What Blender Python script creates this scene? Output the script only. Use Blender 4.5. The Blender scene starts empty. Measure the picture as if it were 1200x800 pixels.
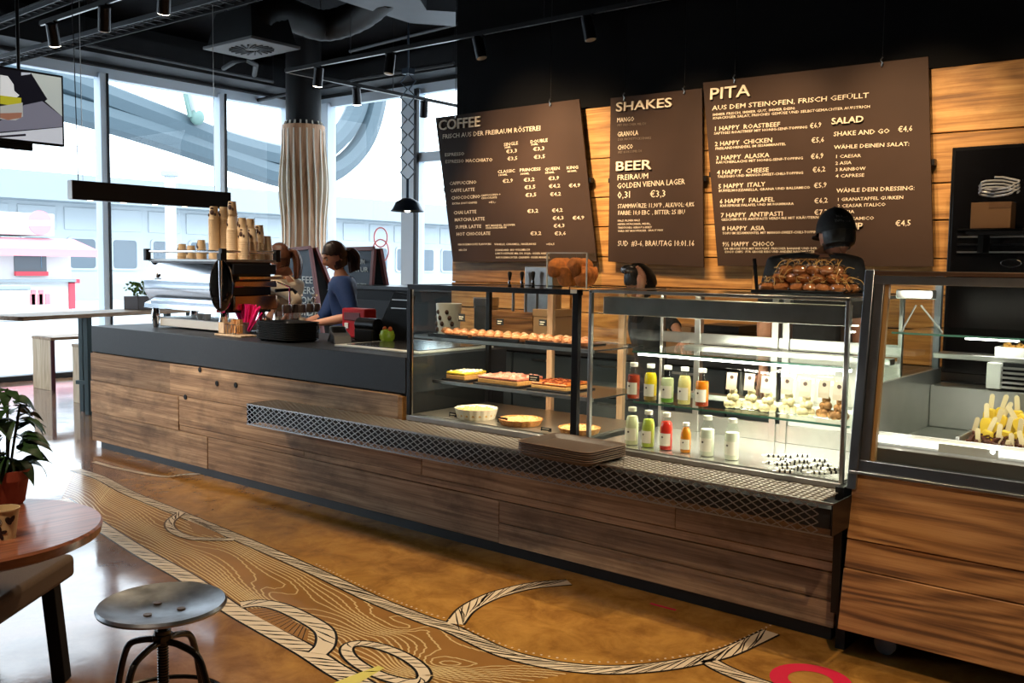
import bpy, bmesh, math, random
from mathutils import Vector, Matrix, noise
random.seed(7)
PI = math.pi
sc = bpy.context.scene
C = sc.collection
# ---------------------------------------------------------------- camera
FOC, CH = 1110.0, 1.60
_yaw, _pit, _rol = math.radians(-39.28), math.radians(4.52), math.radians(-0.79)
_f = Vector((math.sin(_yaw)*math.cos(_pit), math.cos(_yaw)*math.cos(_pit), -math.sin(_pit)))
_r = _f.cross(Vector((0, 0, 1))).normalized()
_d = _f.cross(_r)
RX = math.cos(_rol)*_r + math.sin(_rol)*_d
DN = -math.sin(_rol)*_r + math.cos(_rol)*_d
cd = bpy.data.cameras.new('camera')
cam = bpy.data.objects.new('camera', cd); C.objects.link(cam)
cd.sensor_width = 36.0; cd.lens = 36.0*FOC/1200.0; cd.clip_end = 500; cd.clip_start = 0.05
M3 = Matrix((RX, -DN, -_f)).transposed()
cam.matrix_world = Matrix.Translation((0, 0, CH)) @ M3.to_4x4()
sc.camera = cam
def at(px, py, **k):
    """point of the photograph's line of sight on a real plane X=, Y= or Z="""
    d = _f + RX*(px-600)/FOC + DN*(py-400)/FOC
    (a, v), = k.items(); i = 'XYZ'.index(a)
    o = Vector((0, 0, CH))
    return o + d*((v-o[i])/d[i])
# ---------------------------------------------------------------- world, exposure
w = bpy.data.worlds.new('sky'); sc.world = w; w.use_nodes = True
bg = w.node_tree.nodes['Background']
bg.inputs[0].default_value = (0.80, 0.91, 1.0, 1); bg.inputs[1].default_value = 5.6
vs = sc.view_settings
vs.view_transform = 'Standard'; vs.look = 'None'; vs.gamma = 1.0; vs.exposure = 0.0; vs.use_curve_mapping = False
sc.cycles.use_denoising = True
sc.cycles.max_bounces = 7; sc.cycles.transparent_max_bounces = 24
sc.cycles.diffuse_bounces = 3; sc.cycles.glossy_bounces = 3; sc.cycles.transmission_bounces = 4
sc.cycles.caustics_reflective = True; sc.cycles.caustics_refractive = False
sc.cycles.sample_clamp_indirect = 8.0
def spot(name, loc, target, power, angle=50, col=(1, .72, .42), blend=.6, rad=.04):
    L = bpy.data.lights.new(name, 'SPOT'); L.energy = power; L.color = col
    L.spot_size = math.radians(angle); L.spot_blend = blend; L.shadow_soft_size = rad
    o = bpy.data.objects.new(name, L); C.objects.link(o); o.location = loc
    o.rotation_euler = (Vector(target)-Vector(loc)).to_track_quat('-Z', 'Y').to_euler()
    return o
def area(name, loc, target, power, sx, sy, col=(1, 1, 1)):
    L = bpy.data.lights.new(name, 'AREA'); L.energy = power; L.color = col; L.shape = 'RECTANGLE'; L.size = sx; L.size_y = sy
    o = bpy.data.objects.new(name, L); C.objects.link(o); o.location = loc
    o.rotation_euler = (Vector(target)-Vector(loc)).to_track_quat('-Z', 'Y').to_euler()
    return o
# warm track spots aimed at the menu wall and floor, with added fill lamps
WARM = (1, .70, .40)
spot('menu_spot', (-4.75, 4.6, 3.9), (-4.72, 6.5, 2.42), 520, 34, WARM, .9)
spot('menu_spot', (-4.9, 4.4, 3.9), (-4.85, 6.5, 1.95), 420, 56, WARM, .9)
spot('menu_spot', (-3.55, 4.6, 3.9), (-3.62, 6.5, 2.40), 340, 36, WARM, .9)
spot('menu_spot', (-2.9, 4.6, 3.9), (-3.0, 6.5, 2.45), 330, 34, WARM, .9)
spot('menu_spot', (-2.5, 4.5, 3.9), (-2.5, 6.5, 1.95), 330, 50, WARM, .9)
spot('menu_spot', (-1.9, 4.6, 3.9), (-1.95, 6.5, 2.45), 360, 34, WARM, .9)
spot('menu_spot', (-1.1, 4.6, 3.9), (-1.4, 6.6, 2.0), 190, 44, WARM, .9)
spot('menu_spot', (-5.6, 4.9, 3.9), (-5.3, 6.6, 1.5), 170, 46, WARM, .9)
spot('menu_spot', (-3.9, 4.9, 3.9), (-3.9, 6.6, 1.5), 170, 50, WARM, .9)
spot('floor_spot', (-4.6, 3.72, 4.3), (-4.2, 3.0, 0), 230, 62, (1, .78, .50))
spot('floor_spot', (-2.9, 3.72, 4.3), (-2.6, 3.0, 0), 240, 62, (1, .78, .50))
spot('floor_spot', (-1.3, 3.66, 4.3), (-1.2, 3.0, 0), 200, 60, (1, .78, .50))
spot('counter_fill', (-7.6, 1.2, 4.0), (-7.0, 3.9, .5), 560, 56, (1, .80, .58), .9)  # added fill, stands in for window light on the left counter planks
spot('cabinet_spot', (0.3, 1.5, 3.9), (-0.7, 3.9, .4), 270, 60, (1, .72, .44))
spot('till_fill', (-6.9, 3.9, 4.2), (-6.2, 5.0, 1.4), 190, 50, (1, .84, .66), .9)  # added fill to brighten the woman in blue, cups and machine
spot('menu_spot', (-5.3, 4.6, 3.9), (-5.25, 6.5, 2.72), 260, 34, WARM, .9)  # added to brighten the dark COFFEE heading
spot('bar_fill', (-5.6, 2.3, 4.1), (-6.1, 4.3, 1.15), 420, 30, (1, .86, .70), .9)  # added front fill to brighten the straws and small worktop things
spot('table_spot', (-2.3, .1, 3.9), (-3.15, 1.25, .7), 300, 44, (1, .80, .60), .9)
spot('case_spot', (-3.4, 3.3, 4.0), (-3.3, 4.2, .9), 120, 50, WARM)
# ---------------------------------------------------------------- helpers
def tag(o, label=None, cat=None, group=None, kind=None):
    if label: o['label'] = label
    if cat: o['category'] = cat
    if group: o['group'] = group
    if kind: o['kind'] = kind
    return o
def thing(name, label, cat, loc=(0, 0, 0), rotz=0, group=None):
    o = bpy.data.objects.new(name, None); C.objects.link(o)
    o.location = loc; o.rotation_euler = (0, 0, rotz); o.empty_display_size = .1
    return tag(o, label, cat, group)
class MB:
    def __init__(s): s.v = []; s.f = []
    def add(s, vs_, fs): 
        n = len(s.v); s.v += [tuple(v) for v in vs_]; s.f += [tuple(i+n for i in f) for f in fs]; return s
    def box(s, x0, x1, y0, y1, z0, z1):
        return s.add([(x0,y0,z0),(x1,y0,z0),(x1,y1,z0),(x0,y1,z0),(x0,y0,z1),(x1,y0,z1),(x1,y1,z1),(x0,y1,z1)],
            [(0,3,2,1),(4,5,6,7),(0,1,5,4),(1,2,6,5),(2,3,7,6),(3,0,4,7)])
    def bar(s, a, b, w_, h_=None, up=(0,0,1)):
        a = Vector(a); b = Vector(b); h_ = h_ or w_; d = (b-a).normalized(); u = Vector(up)
        if abs(d.dot(u)) > .98: u = Vector((1,0,0))
        x = d.cross(u).normalized(); y = x.cross(d)
        P = [p+x*sx*w_/2+y*sy*h_/2 for p in (a,b) for sx,sy in ((-1,-1),(1,-1),(1,1),(-1,1))]
        return s.add(P, [(0,3,2,1),(4,5,6,7),(0,1,5,4),(1,2,6,5),(2,3,7,6),(3,0,4,7)])
    def prism(s, pts, ax, t0, t1):
        """outline pts (2D) extruded along axis ax"""
        n = len(pts)
        def m(p, t):
            return {'X': (t,p[0],p[1]), 'Y': (p[0],t,p[1]), 'Z': (p[0],p[1],t)}[ax]
        return s.add([m(p,t0) for p in pts]+[m(p,t1) for p in pts],
            [tuple(range(n-1,-1,-1)), tuple(range(n,2*n))]+[(i,(i+1)%n,n+(i+1)%n,n+i) for i in range(n)])
    def lathe(s, prof, c=(0,0,0), n=24, ax='Z'):
        k = len(prof); V = []
        for i in range(n):
            a = 2*PI*i/n
            for r_, z in prof:
                p = (r_*math.cos(a), r_*math.sin(a), z)
                if ax == 'X': p = (p[2], p[0], p[1])
                if ax == 'Y': p = (p[1], p[2], p[0])
                V.append((p[0]+c[0], p[1]+c[1], p[2]+c[2]))
        F = [(i*k+j, ((i+1)%n)*k+j, ((i+1)%n)*k+j+1, i*k+j+1) for i in range(n) for j in range(k-1)]
        if prof[0][0] > 1e-6: F.append(tuple(i*k for i in range(n-1,-1,-1)))
        if prof[-1][0] > 1e-6: F.append(tuple(i*k+k-1 for i in range(n)))
        return s.add(V, F)
    def cyl(s, c, r_, z0, z1, n=20, ax='Z'): return s.lathe([(r_,z0),(r_,z1)], c, n, ax)
    def tube(s, pts, r_, n=8, closed=False):
        P = [Vector(p) for p in pts]; m = len(P); V = []; u = None
        for i, p in enumerate(P):
            a = P[(i-1)%m] if (closed or i) else P[0]; b = P[(i+1)%m] if (closed or i < m-1) else P[-1]
            d = (b-a).normalized()
            if u is None: u = d.orthogonal().normalized()
            u = (u-d*u.dot(d)); u = u.normalized() if u.length > 1e-6 else d.orthogonal().normalized()
            q = d.cross(u); rr = r_[i] if isinstance(r_, (list,tuple)) else r_
            V += [p+u*math.cos(2*PI*j/n)*rr+q*math.sin(2*PI*j/n)*rr for j in range(n)]
        F = [(i*n+j, i*n+(j+1)%n, ((i+1)%m)*n+(j+1)%n, ((i+1)%m)*n+j) for i in range(m if closed else m-1) for j in range(n)]
        if not closed: F += [tuple(range(n-1,-1,-1)), tuple(range((m-1)*n, m*n))]
        return s.add(V, F)
    def ball(s, c, rx, ry=None, rz=None, n=12, m=8, jit=0, seed=0):
        ry = ry or rx; rz = rz or rx; V = []; rnd = random.Random(seed)
        for j in range(1, m):
            t = PI*j/m
            for i in range(n):
                a = 2*PI*i/n; q = 1+rnd.uniform(-jit, jit)
                V.append((c[0]+rx*q*math.sin(t)*math.cos(a), c[1]+ry*q*math.sin(t)*math.sin(a), c[2]+rz*q*math.cos(t)))
        V += [(c[0],c[1],c[2]+rz), (c[0],c[1],c[2]-rz)]
        T, B = len(V)-2, len(V)-1
        F = [(j*n+i, (j+1)*n+i, (j+1)*n+(i+1)%n, j*n+(i+1)%n) for j in range(m-2) for i in range(n)]
        F += [(T,i,(i+1)%n) for i in range(n)]+[(B,(m-2)*n+(i+1)%n,(m-2)*n+i) for i in range(n)]
        return s.add(V, F)
    def xf(s, M): s.v = [tuple(M @ Vector(v)) for v in s.v]; return s
    def mesh(s, name, mat, smooth=True):
        me = bpy.data.meshes.new(name); me.from_pydata(s.v, [], s.f); me.materials.append(mat)
        if smooth:
            me.shade_smooth(); me.set_sharp_from_angle(angle=math.radians(38))
        me.update(); return me
    def build(s, name, mat, parent=None, bevel=0, kind=None, smooth=True, seg=2):
        o = bpy.data.objects.new(name, s.mesh(name, mat, smooth)); C.objects.link(o)
        if parent: o.parent = parent
        if bevel:
            b = o.modifiers.new('bevel', 'BEVEL'); b.width = bevel; b.segments = seg; b.limit_method = 'ANGLE'; b.angle_limit = math.radians(40)
        if kind: o['kind'] = kind
        return o
def struct(mb, name, mat, parent=None, bevel=0):
    return mb.build(name, mat, parent, bevel, None if parent else 'structure')
def dup(root, loc=None, rotz=None, label=None, group=None, scale=None):
    r_ = root.copy(); C.objects.link(r_)
    if loc is not None: r_.location = loc
    if rotz is not None: r_.rotation_euler = (0, 0, rotz)
    if scale: r_.scale = scale
    if label: r_['label'] = label
    if group: r_['group'] = group
    for ch in list(root.children):
        c = ch.copy(); C.objects.link(c); c.parent = r_
        for g in list(ch.children):
            d = g.copy(); C.objects.link(d); d.parent = c
    return r_
def spline(pts, n=6):
    P = [Vector(p) for p in pts]; P = [P[0]*2-P[1]]+P+[P[-1]*2-P[-2]]; out = []
    for i in range(1, len(P)-2):
        for k in range(n):
            t = k/n; a, b, c, d = P[i-1], P[i], P[i+1], P[i+2]
            out.append(.5*((2*b)+(c-a)*t+(2*a-5*b+4*c-d)*t*t+(3*b-a-3*c+d)*t**3))
    return out+[P[-2]]
# ---------------------------------------------------------------- materials
def srgb(r_, g, b):
    return tuple((x/255/12.92 if x/255 <= .04045 else ((x/255+.055)/1.055)**2.4) for x in (r_, g, b))+(1,)
def mat(name, col, rough=.5, metal=0, spec=.5, emit=None, es=1, coat=0, alpha=1, trans=0, ior=1.45, var=0, vscale=30):
    m = bpy.data.materials.new(name); m.use_nodes = True; nt = m.node_tree; p = nt.nodes['Principled BSDF']
    col = tuple(col)+(1,) if len(col) == 3 else col
    p.inputs['Base Color'].default_value = col; p.inputs['Roughness'].default_value = rough; p.inputs['Metallic'].default_value = metal
    p.inputs['Specular IOR Level'].default_value = spec; p.inputs['Coat Weight'].default_value = coat; p.inputs['Alpha'].default_value = alpha
    p.inputs['Transmission Weight'].default_value = trans; p.inputs['IOR'].default_value = ior
    if emit: p.inputs['Emission Color'].default_value = tuple(emit)+(1,) if len(emit) == 3 else emit; p.inputs['Emission Strength'].default_value = es
    if var:
        tc = nt.nodes.new('ShaderNodeTexCoord'); nz = nt.nodes.new('ShaderNodeTexNoise'); nz.inputs['Scale'].default_value = vscale; nz.inputs['Detail'].default_value = 5
        mr = nt.nodes.new('ShaderNodeMapRange'); mr.inputs['From Min'].default_value = .3; mr.inputs['From Max'].default_value = .7
        mr.inputs['To Min'].default_value = 1-var; mr.inputs['To Max'].default_value = 1+var
        hs = nt.nodes.new('ShaderNodeHueSaturation'); hs.inputs['Color'].default_value = col
        nt.links.new(tc.outputs['Object'], nz.inputs['Vector']); nt.links.new(nz.outputs['Fac'], mr.inputs['Value'])
        nt.links.new(mr.outputs[0], hs.inputs['Value']); nt.links.new(hs.outputs[0], p.inputs['Base Color'])
    return m
def glass(name, tint=(1, 1, 1), refl=1.0, rough=.0, ior=1.45):
    m = bpy.data.materials.new(name); m.use_nodes = True; nt = m.node_tree; nt.nodes.clear()
    out = nt.nodes.new('ShaderNodeOutputMaterial'); mx = nt.nodes.new('ShaderNodeMixShader'); t = nt.nodes.new('ShaderNodeBsdfTransparent')
    g = nt.nodes.new('ShaderNodeBsdfGlossy'); fr = nt.nodes.new('ShaderNodeFresnel'); mu = nt.nodes.new('ShaderNodeMath'); mu.operation = 'MULTIPLY'
    fr.inputs['IOR'].default_value = ior; mu.inputs[1].default_value = refl; g.inputs['Roughness'].default_value = rough
    t.inputs[0].default_value = tuple(tint)+(1,)
    ge = nt.nodes.new('ShaderNodeNewGeometry'); iv = nt.nodes.new('ShaderNodeMath'); iv.operation = 'SUBTRACT'; iv.inputs[0].default_value = 1.0; m2 = nt.nodes.new('ShaderNodeMath'); m2.operation = 'MULTIPLY'
    nt.links.new(ge.outputs['Backfacing'], iv.inputs[1]); nt.links.new(iv.outputs[0], m2.inputs[0]); nt.links.new(mu.outputs[0], m2.inputs[1])
    nt.links.new(fr.outputs[0], mu.inputs[0]); nt.links.new(m2.outputs[0], mx.inputs[0]); nt.links.new(t.outputs[0], mx.inputs[1]); nt.links.new(g.outputs[0], mx.inputs[2])
    nt.links.new(mx.outputs[0], out.inputs[0]); return m
def wood(name, dark, mid, light, axis=0, rough=.6, grain=14, knots=.0, bump=.25, bright=.25, coat=0, stretch=1.0, rings=.5, stain=.0):
    m = bpy.data.materials.new(name); m.use_nodes = True; nt = m.node_tree; N = nt.nodes; L = nt.links; p = N['Principled BSDF']
    tc = N.new('ShaderNodeTexCoord'); oi = N.new('ShaderNodeObjectInfo'); mp = N.new('ShaderNodeMapping')
    mu = N.new('ShaderNodeVectorMath'); mu.operation = 'MULTIPLY_ADD'
    cb = N.new('ShaderNodeCombineXYZ'); 
    for i in range(3): L.new(oi.outputs['Random'], cb.inputs[i])
    mu.inputs[1].default_value = (37, 53, 71); L.new(cb.outputs[0], mu.inputs[0]); L.new(tc.outputs['Object'], mu.inputs[2]); L.new(mu.outputs[0], mp.inputs['Vector'])
    s_ = [grain]*3; s_[axis] = 1.1*stretch; mp.inputs['Scale'].default_value = s_
    n1 = N.new('ShaderNodeTexNoise'); n1.inputs['Scale'].default_value = 1.0; n1.inputs['Detail'].default_value = 3; n1.inputs['Distortion'].default_value = .6
    L.new(mp.outputs[0], n1.inputs['Vector'])
    n2 = N.new('ShaderNodeTexNoise'); n2.inputs['Scale'].default_value = 5; n2.inputs['Detail'].default_value = 7; n2.inputs['Roughness'].default_value = .62
    L.new(mp.outputs[0], n2.inputs['Vector'])
    # rings: sine of stretched low noise
    m2 = N.new('ShaderNodeMapping'); s2 = [3.2]*3; s2[axis] = .55*stretch; m2.inputs['Scale'].default_value = s2; L.new(mu.outputs[0], m2.inputs['Vector'])
    n3 = N.new('ShaderNodeTexNoise'); n3.inputs['Scale'].default_value = 1; n3.inputs['Detail'].default_value = 1.5; L.new(m2.outputs[0], n3.inputs['Vector'])
    ml = N.new('ShaderNodeMath'); ml.operation = 'MULTIPLY'; ml.inputs[1].default_value = 120; L.new(n3.outputs['Fac'], ml.inputs[0])
    sn = N.new('ShaderNodeMath'); sn.operation = 'SINE'; L.new(ml.outputs[0], sn.inputs[0])
    a1 = N.new('ShaderNodeMath'); a1.operation = 'MULTIPLY_ADD'; a1.inputs[1].default_value = .09*rings; L.new(sn.outputs[0], a1.inputs[0])
    mx = N.new('ShaderNodeMix'); mx.data_type = 'FLOAT'; mx.inputs[0].default_value = .45; L.new(n1.outputs['Fac'], mx.inputs[2]); L.new(n2.outputs['Fac'], mx.inputs[3])
    L.new(mx.outputs[0], a1.inputs[2])
    cr = N.new('ShaderNodeValToRGB'); e = cr.color_ramp; e.elements[0].position = .32; e.elements[0].color = dark; e.elements[1].position = .68; e.elements[1].color = light
    k = e.elements.new(.5); k.color = mid; L.new(a1.outputs[0], cr.inputs[0])
    col = cr.outputs[0]
    if knots or stain:
        m3 = N.new('ShaderNodeMapping'); s3 = [3.2]*3; s3[axis] = 1.7; m3.inputs['Scale'].default_value = s3; L.new(mu.outputs[0], m3.inputs['Vector'])
    if knots:
        vo = N.new('ShaderNodeTexVoronoi'); vo.inputs['Scale'].default_value = 1; L.new(m3.outputs[0], vo.inputs['Vector'])
        r2 = N.new('ShaderNodeMapRange'); r2.inputs['From Min'].default_value = .03; r2.inputs['From Max'].default_value = .10; r2.inputs['To Min'].default_value = knots; r2.inputs['To Max'].default_value = 0
        L.new(vo.outputs['Distance'], r2.inputs['Value'])
        mk = N.new('ShaderNodeMix'); mk.data_type = 'RGBA'; L.new(r2.outputs[0], mk.inputs[0]); L.new(col, mk.inputs[6]); mk.inputs[7].default_value = tuple(x*.35 for x in dark[:3])+(1,)
        col = mk.outputs[2]
    if stain:
        n5 = N.new('ShaderNodeTexNoise'); n5.inputs['Scale'].default_value = 1.6; n5.inputs['Detail'].default_value = 6; n5.inputs['Roughness'].default_value = .65; L.new(m3.outputs[0], n5.inputs['Vector'])
        r5 = N.new('ShaderNodeMapRange'); r5.inputs['From Min'].default_value = .48; r5.inputs['From Max'].default_value = .68; r5.inputs['To Min'].default_value = 0; r5.inputs['To Max'].default_value = stain
        L.new(n5.outputs['Fac'], r5.inputs['Value'])
        m5 = N.new('ShaderNodeMix'); m5.data_type = 'RGBA'; L.new(r5.outputs[0], m5.inputs[0]); L.new(col, m5.inputs[6]); m5.inputs[7].default_value = tuple(x*.55 for x in dark[:3])+(1,)
        col = m5.outputs[2]
    hs = N.new('ShaderNodeHueSaturation'); mr = N.new('ShaderNodeMapRange'); mr.inputs['To Min'].default_value = 1-bright; mr.inputs['To Max'].default_value = 1+bright
    L.new(oi.outputs['Random'], mr.inputs['Value']); L.new(mr.outputs[0], hs.inputs['Value']); L.new(col, hs.inputs['Color']); L.new(hs.outputs[0], p.inputs['Base Color'])
    p.inputs['Roughness'].default_value = rough; p.inputs['Coat Weight'].default_value = coat; p.inputs['Coat Roughness'].default_value = .15
    bp = N.new('ShaderNodeBump'); bp.inputs['Strength'].default_value = bump; bp.inputs['Distance'].default_value = .004; L.new(a1.outputs[0], bp.inputs['Height']); L.new(bp.outputs[0], p.inputs['Normal'])
    return m
W_RECL = wood('reclaimed_wood', srgb(100,76,56), srgb(160,128,98), srgb(204,172,136), 0, .7, 26, .7, .4, .26, stain=.6, rings=.3, stretch=.5)
W_WALL = wood('wall_wood', srgb(120,80,38), srgb(178,128,68), srgb(208,162,98), 0, .55, 22, .7, .3, .2, rings=.6, stain=.35, stretch=.6)
W_UNIT = wood('cabinet_wood', srgb(100,66,38), srgb(160,112,66), srgb(188,140,88), 0, .55, 26, .9, .35, .06, rings=1.3, stain=.35, stretch=.6)
W_TABLE = wood('table_wood', srgb(96,52,32), srgb(150,88,58), srgb(176,112,78), 1, .35, 22, 0, .1, .05, rings=.6, coat=.3)
W_PALE = wood('pale_wood', srgb(176,146,112), srgb(206,178,142), srgb(226,204,170), 2, .5, 16, 0, .1, .08)
W_PALEY = wood('pale_wood_top', srgb(120,92,66), srgb(160,128,96), srgb(190,160,124), 1, .5, 16, 0, .1, .08)
W_COL = wood('column_wood', srgb(150,108,78), srgb(186,142,106), srgb(208,168,130), 2, .6, 18, 0, .1, .1)
FASCIA = mat('anthracite_laminate', srgb(37,40,46), .55, var=.12, vscale=60)
KICK = mat('kick_laminate', srgb(30,34,38), .5, var=.1)
BLACK = mat('black_paint', (.010,.010,.011), .6, 0, .25)
BLACKM = mat('black_metal', (.015,.015,.017), .35, .6)
CEIL = mat('ceiling_black', (.004,.004,.005), .9, 0, .1, var=.3, vscale=3)
DUCTC = mat('dark_duct', (.009,.0095,.011), .6, 0, .25, var=.2, vscale=5)
GREYD = mat('grey_duct', (.042,.046,.052), .5, .2, var=.15, vscale=4)
STEEL = mat('brushed_steel', (.55,.54,.52), .28, 1, var=.08, vscale=12)
STEELD = mat('satin_steel', (.34,.33,.32), .35, 1, var=.1, vscale=14)
CHROME = mat('chrome', (.82,.82,.84), .07, 1)
ALU = mat('window_aluminium', srgb(196,210,224), .45, 0)
GLASS = glass('clear_glass', (.96,.985,.97), 1.0)
GLASSW = glass('window_glass', (.97,.985,.99), .5)
GREEN_EDGE = mat('glass_edge_green', srgb(70,110,96), .2)
BOARD = mat('menu_board_brown', srgb(58,42,33), .65, 0, .25, var=.08, vscale=4)
CREAM = mat('cream_lettering', srgb(238,222,196), .5)
CREAMD = mat('faint_lettering', srgb(120,104,90), .6)
WHITE = mat('white_plastic', srgb(232,232,228), .4)
PAPER = mat('paper_label', srgb(236,230,216), .7)
MESHM = mat('mesh_steel', (.34,.33,.32), .3, .9)
# ================================================================ THE SETTING
def floor_mat():
    m = bpy.data.materials.new('polished_floor'); m.use_nodes = True; nt = m.node_tree; N = nt.nodes; L = nt.links; p = N['Principled BSDF']
    tc = N.new('ShaderNodeTexCoord'); n1 = N.new('ShaderNodeTexNoise'); n1.inputs['Scale'].default_value = 1.1; n1.inputs['Detail'].default_value = 7; n1.inputs['Roughness'].default_value = .62
    n2 = N.new('ShaderNodeTexNoise'); n2.inputs['Scale'].default_value = 5; n2.inputs['Detail'].default_value = 8; n2.inputs['Roughness'].default_value = .7; n2.inputs['Distortion'].default_value = .5
    L.new(tc.outputs['Object'], n1.inputs['Vector']); L.new(tc.outputs['Object'], n2.inputs['Vector'])
    c1 = N.new('ShaderNodeValToRGB'); e = c1.color_ramp.elements; e[0].position = .35; e[0].color = srgb(136,92,40); e[1].position = .65; e[1].color = srgb(186,136,66)
    L.new(n2.outputs['Fac'], c1.inputs[0])
    c2 = N.new('ShaderNodeValToRGB'); e = c2.color_ramp.elements; e[0].position = .3; e[0].color = srgb(104,72,58); e[1].position = .7; e[1].color = srgb(142,108,86)
    L.new(n2.outputs['Fac'], c2.inputs[0])
    # brown-violet reflection hue put into the base colour on the seating side of the mural
    sx = N.new('ShaderNodeSeparateXYZ'); L.new(tc.outputs['Object'], sx.inputs[0])
    a = N.new('ShaderNodeMath'); a.operation = 'MULTIPLY_ADD'; a.inputs[1].default_value = .42; L.new(sx.outputs['X'], a.inputs[0])
    L.new(sx.outputs['Y'], a.inputs[2])         # Y + .42 X
    b = N.new('ShaderNodeMath'); b.operation = 'MULTIPLY_ADD'; b.inputs[1].default_value = 1.2; L.new(n1.outputs['Fac'], b.inputs[0]); L.new(a.outputs[0], b.inputs[2])
    r_ = N.new('ShaderNodeMapRange'); r_.inputs['From Min'].default_value = 1.15; r_.inputs['From Max'].default_value = 1.9; L.new(b.outputs[0], r_.inputs['Value'])
    mx = N.new('ShaderNodeMix'); mx.data_type = 'RGBA'; L.new(r_.outputs[0], mx.inputs[0]); L.new(c2.outputs[0], mx.inputs[6]); L.new(c1.outputs[0], mx.inputs[7])
    L.new(mx.outputs[2], p.inputs['Base Color'])
    rr = N.new('ShaderNodeMapRange'); rr.inputs['From Min'].default_value = .35; rr.inputs['From Max'].default_value = .7; rr.inputs['To Min'].default_value = .05; rr.inputs['To Max'].default_value = .16
    L.new(n1.outputs['Fac'], rr.inputs['Value']); L.new(rr.outputs[0], p.inputs['Roughness'])
    bp = N.new('ShaderNodeBump'); bp.inputs['Strength'].default_value = .06; bp.inputs['Distance'].default_value = .02; L.new(n1.outputs['Fac'], bp.inputs['Height']); L.new(bp.outputs[0], p.inputs['Normal'])
    p.inputs['Specular IOR Level'].default_value = .6
    return m
FLOOR = floor_mat()
struct(MB().box(-13.1, 3.2, -4.2, 10.3, -.2, 0), 'floor', FLOOR)
floor_o = bpy.data.objects['floor']
struct(MB().box(-13.3, 3.2, -4.2, 10.5, 4.9, 5.1), 'ceiling', CEIL)
DARKW = mat('dark_wall_paint', (.0045,.0045,.005), .8, 0, .15)
SHELL = mat('warm_grey_wall', (.12,.10,.085), .8)
struct(MB().box(3.0, 3.2, -4.2, 6.8, 0, 4.9), 'wall_right', SHELL)
struct(MB().box(-13.1, 3.2, -4.4, -4.2, 0, 4.9), 'wall_near', SHELL)
# --- wall_rear : black wall carrying the timber cladding
wr = struct(MB().box(-6.12, 3.0, 6.62, 6.85, 0, 4.9), 'wall_rear', DARKW)
joints = [0.0, .24, .50, .74, .98, 1.22, 1.45, 1.69, 1.94, 2.18, 2.50, 2.92]
rnd = random.Random(3)
for i in range(len(joints)-1):
    x = -6.12; first = True
    while x < 2.9:
        L_ = rnd.uniform(.7, 1.5) if first else rnd.uniform(1.3, 2.6)
        x1 = min(x+L_, 3.0)
        if 3.0-x1 < .4: x1 = 3.0
        pr_ = rnd.uniform(0, .02)
        if i == len(joints)-2 and x < -1.3 < x1: x1 = -1.22
        MB().box(x+.003, x1-.003, 6.585-pr_, 6.62, joints[i]+.004, joints[i+1]-.004).build('plank', W_WALL, wr, .003, seg=1)
        x = x1; first = False
# --- wall_left : window wall
GY = [-4.2, -.96, .97, 2.9, 4.83, 6.72, 8.62, 10.17]
wl = struct(MB().box(-13.3, -12.86, -4.2, 10.4, 4.28, 4.9), 'wall_left', BLACK)
wf = struct(MB().box(-13.3, -12.85, 10.17, 10.5, 0, 4.9).box(-12.86, -6.12, 10.17, 10.5, 4.28, 4.9).box(-6.12, 3.0, 10.17, 10.4, 0, 4.9), 'wall_far', BLACK)
w1 = struct(MB().box(-13.12, -12.96, -4.2, 10.2, 4.14, 4.28), 'window_1', ALU)
MB().box(-13.10, -12.92, -4.2, 10.2, 0, .07).build('sill', mat('dark_sill', (.06,.065,.07), .5), w1, .004)
for y in GY[1:-1]:
    MB().box(-13.08, -12.90, y-.03, y+.075, 0, 4.2).build('mullion', ALU, w1, .004)
    MB().box(-12.90, -12.885, y+.055, y+.085, 0, 4.2).build('mullion_gasket', BLACKM, w1)
MB().box(-13.08, -12.84, 9.86, 10.17, 0, 4.2).build('corner_post', ALU, w1, .006)
for a, b in zip(GY[:-1], GY[1:]):
    MB().box(-13.02, -13.005, a+.05, b-.02, .06, 4.15).build('pane', GLASSW, w1)
w2 = struct(MB().box(-12.86, -6.1, 10.19, 10.3, 4.14, 4.28), 'window_2', ALU)
xm0, xm1 = at(470, 200, Y=10.12)[0], at(488, 200, Y=10.12)[0]
MB().box(-12.84, -12.20, 10.12, 10.3, 0, 4.2).build('corner_post', ALU, w2, .006)
MB().box(xm0, xm1, 10.12, 10.3, 0, 4.2).build('mullion', ALU, w2, .006)
MB().box(xm1-.02, xm1+.04, 10.08, 10.13, 0, 4.2).build('mullion_gasket', BLACKM, w2)
zt = at(500, 184, Y=10.2)[2]
MB().box(xm1, -6.1, 10.15, 10.28, zt-.07, zt+.07).build('transom', ALU, w2, .004)
MB().box(-12.2, -6.1, 10.10, 10.3, .0, .12).build('sill', ALU, w2, .004)
for a, b in ((-12.2, xm0), (xm1, -6.1)):
    MB().box(a, b, 10.22, 10.235, .1, 4.15).build('pane', GLASSW, w2)
# ring-shaped sticker marks on the far window
stk = MB()
for (px, py, r_) in ((446, 278, .10), (446, 294, .12)):
    c = at(px, py, Y=10.20); stk.tube([(c[0]+r_*1.5*math.cos(a), 10.20, c[2]+r_*1.5*math.sin(a)) for a in [2*PI*k/24 for k in range(24)]], .012, 5, True)
stk.build('window_sticker', mat('red_sticker', srgb(214,120,120), .6), w2)
# ceiling edge beams
struct(MB().box(-12.86, -12.3, -4.2, 10.1, 4.32, 4.62), 'beam_left', DUCTC)
struct(MB().box(-12.3, -6.12, 9.75, 10.12, 4.32, 4.62), 'beam_far', DUCTC)
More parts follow.
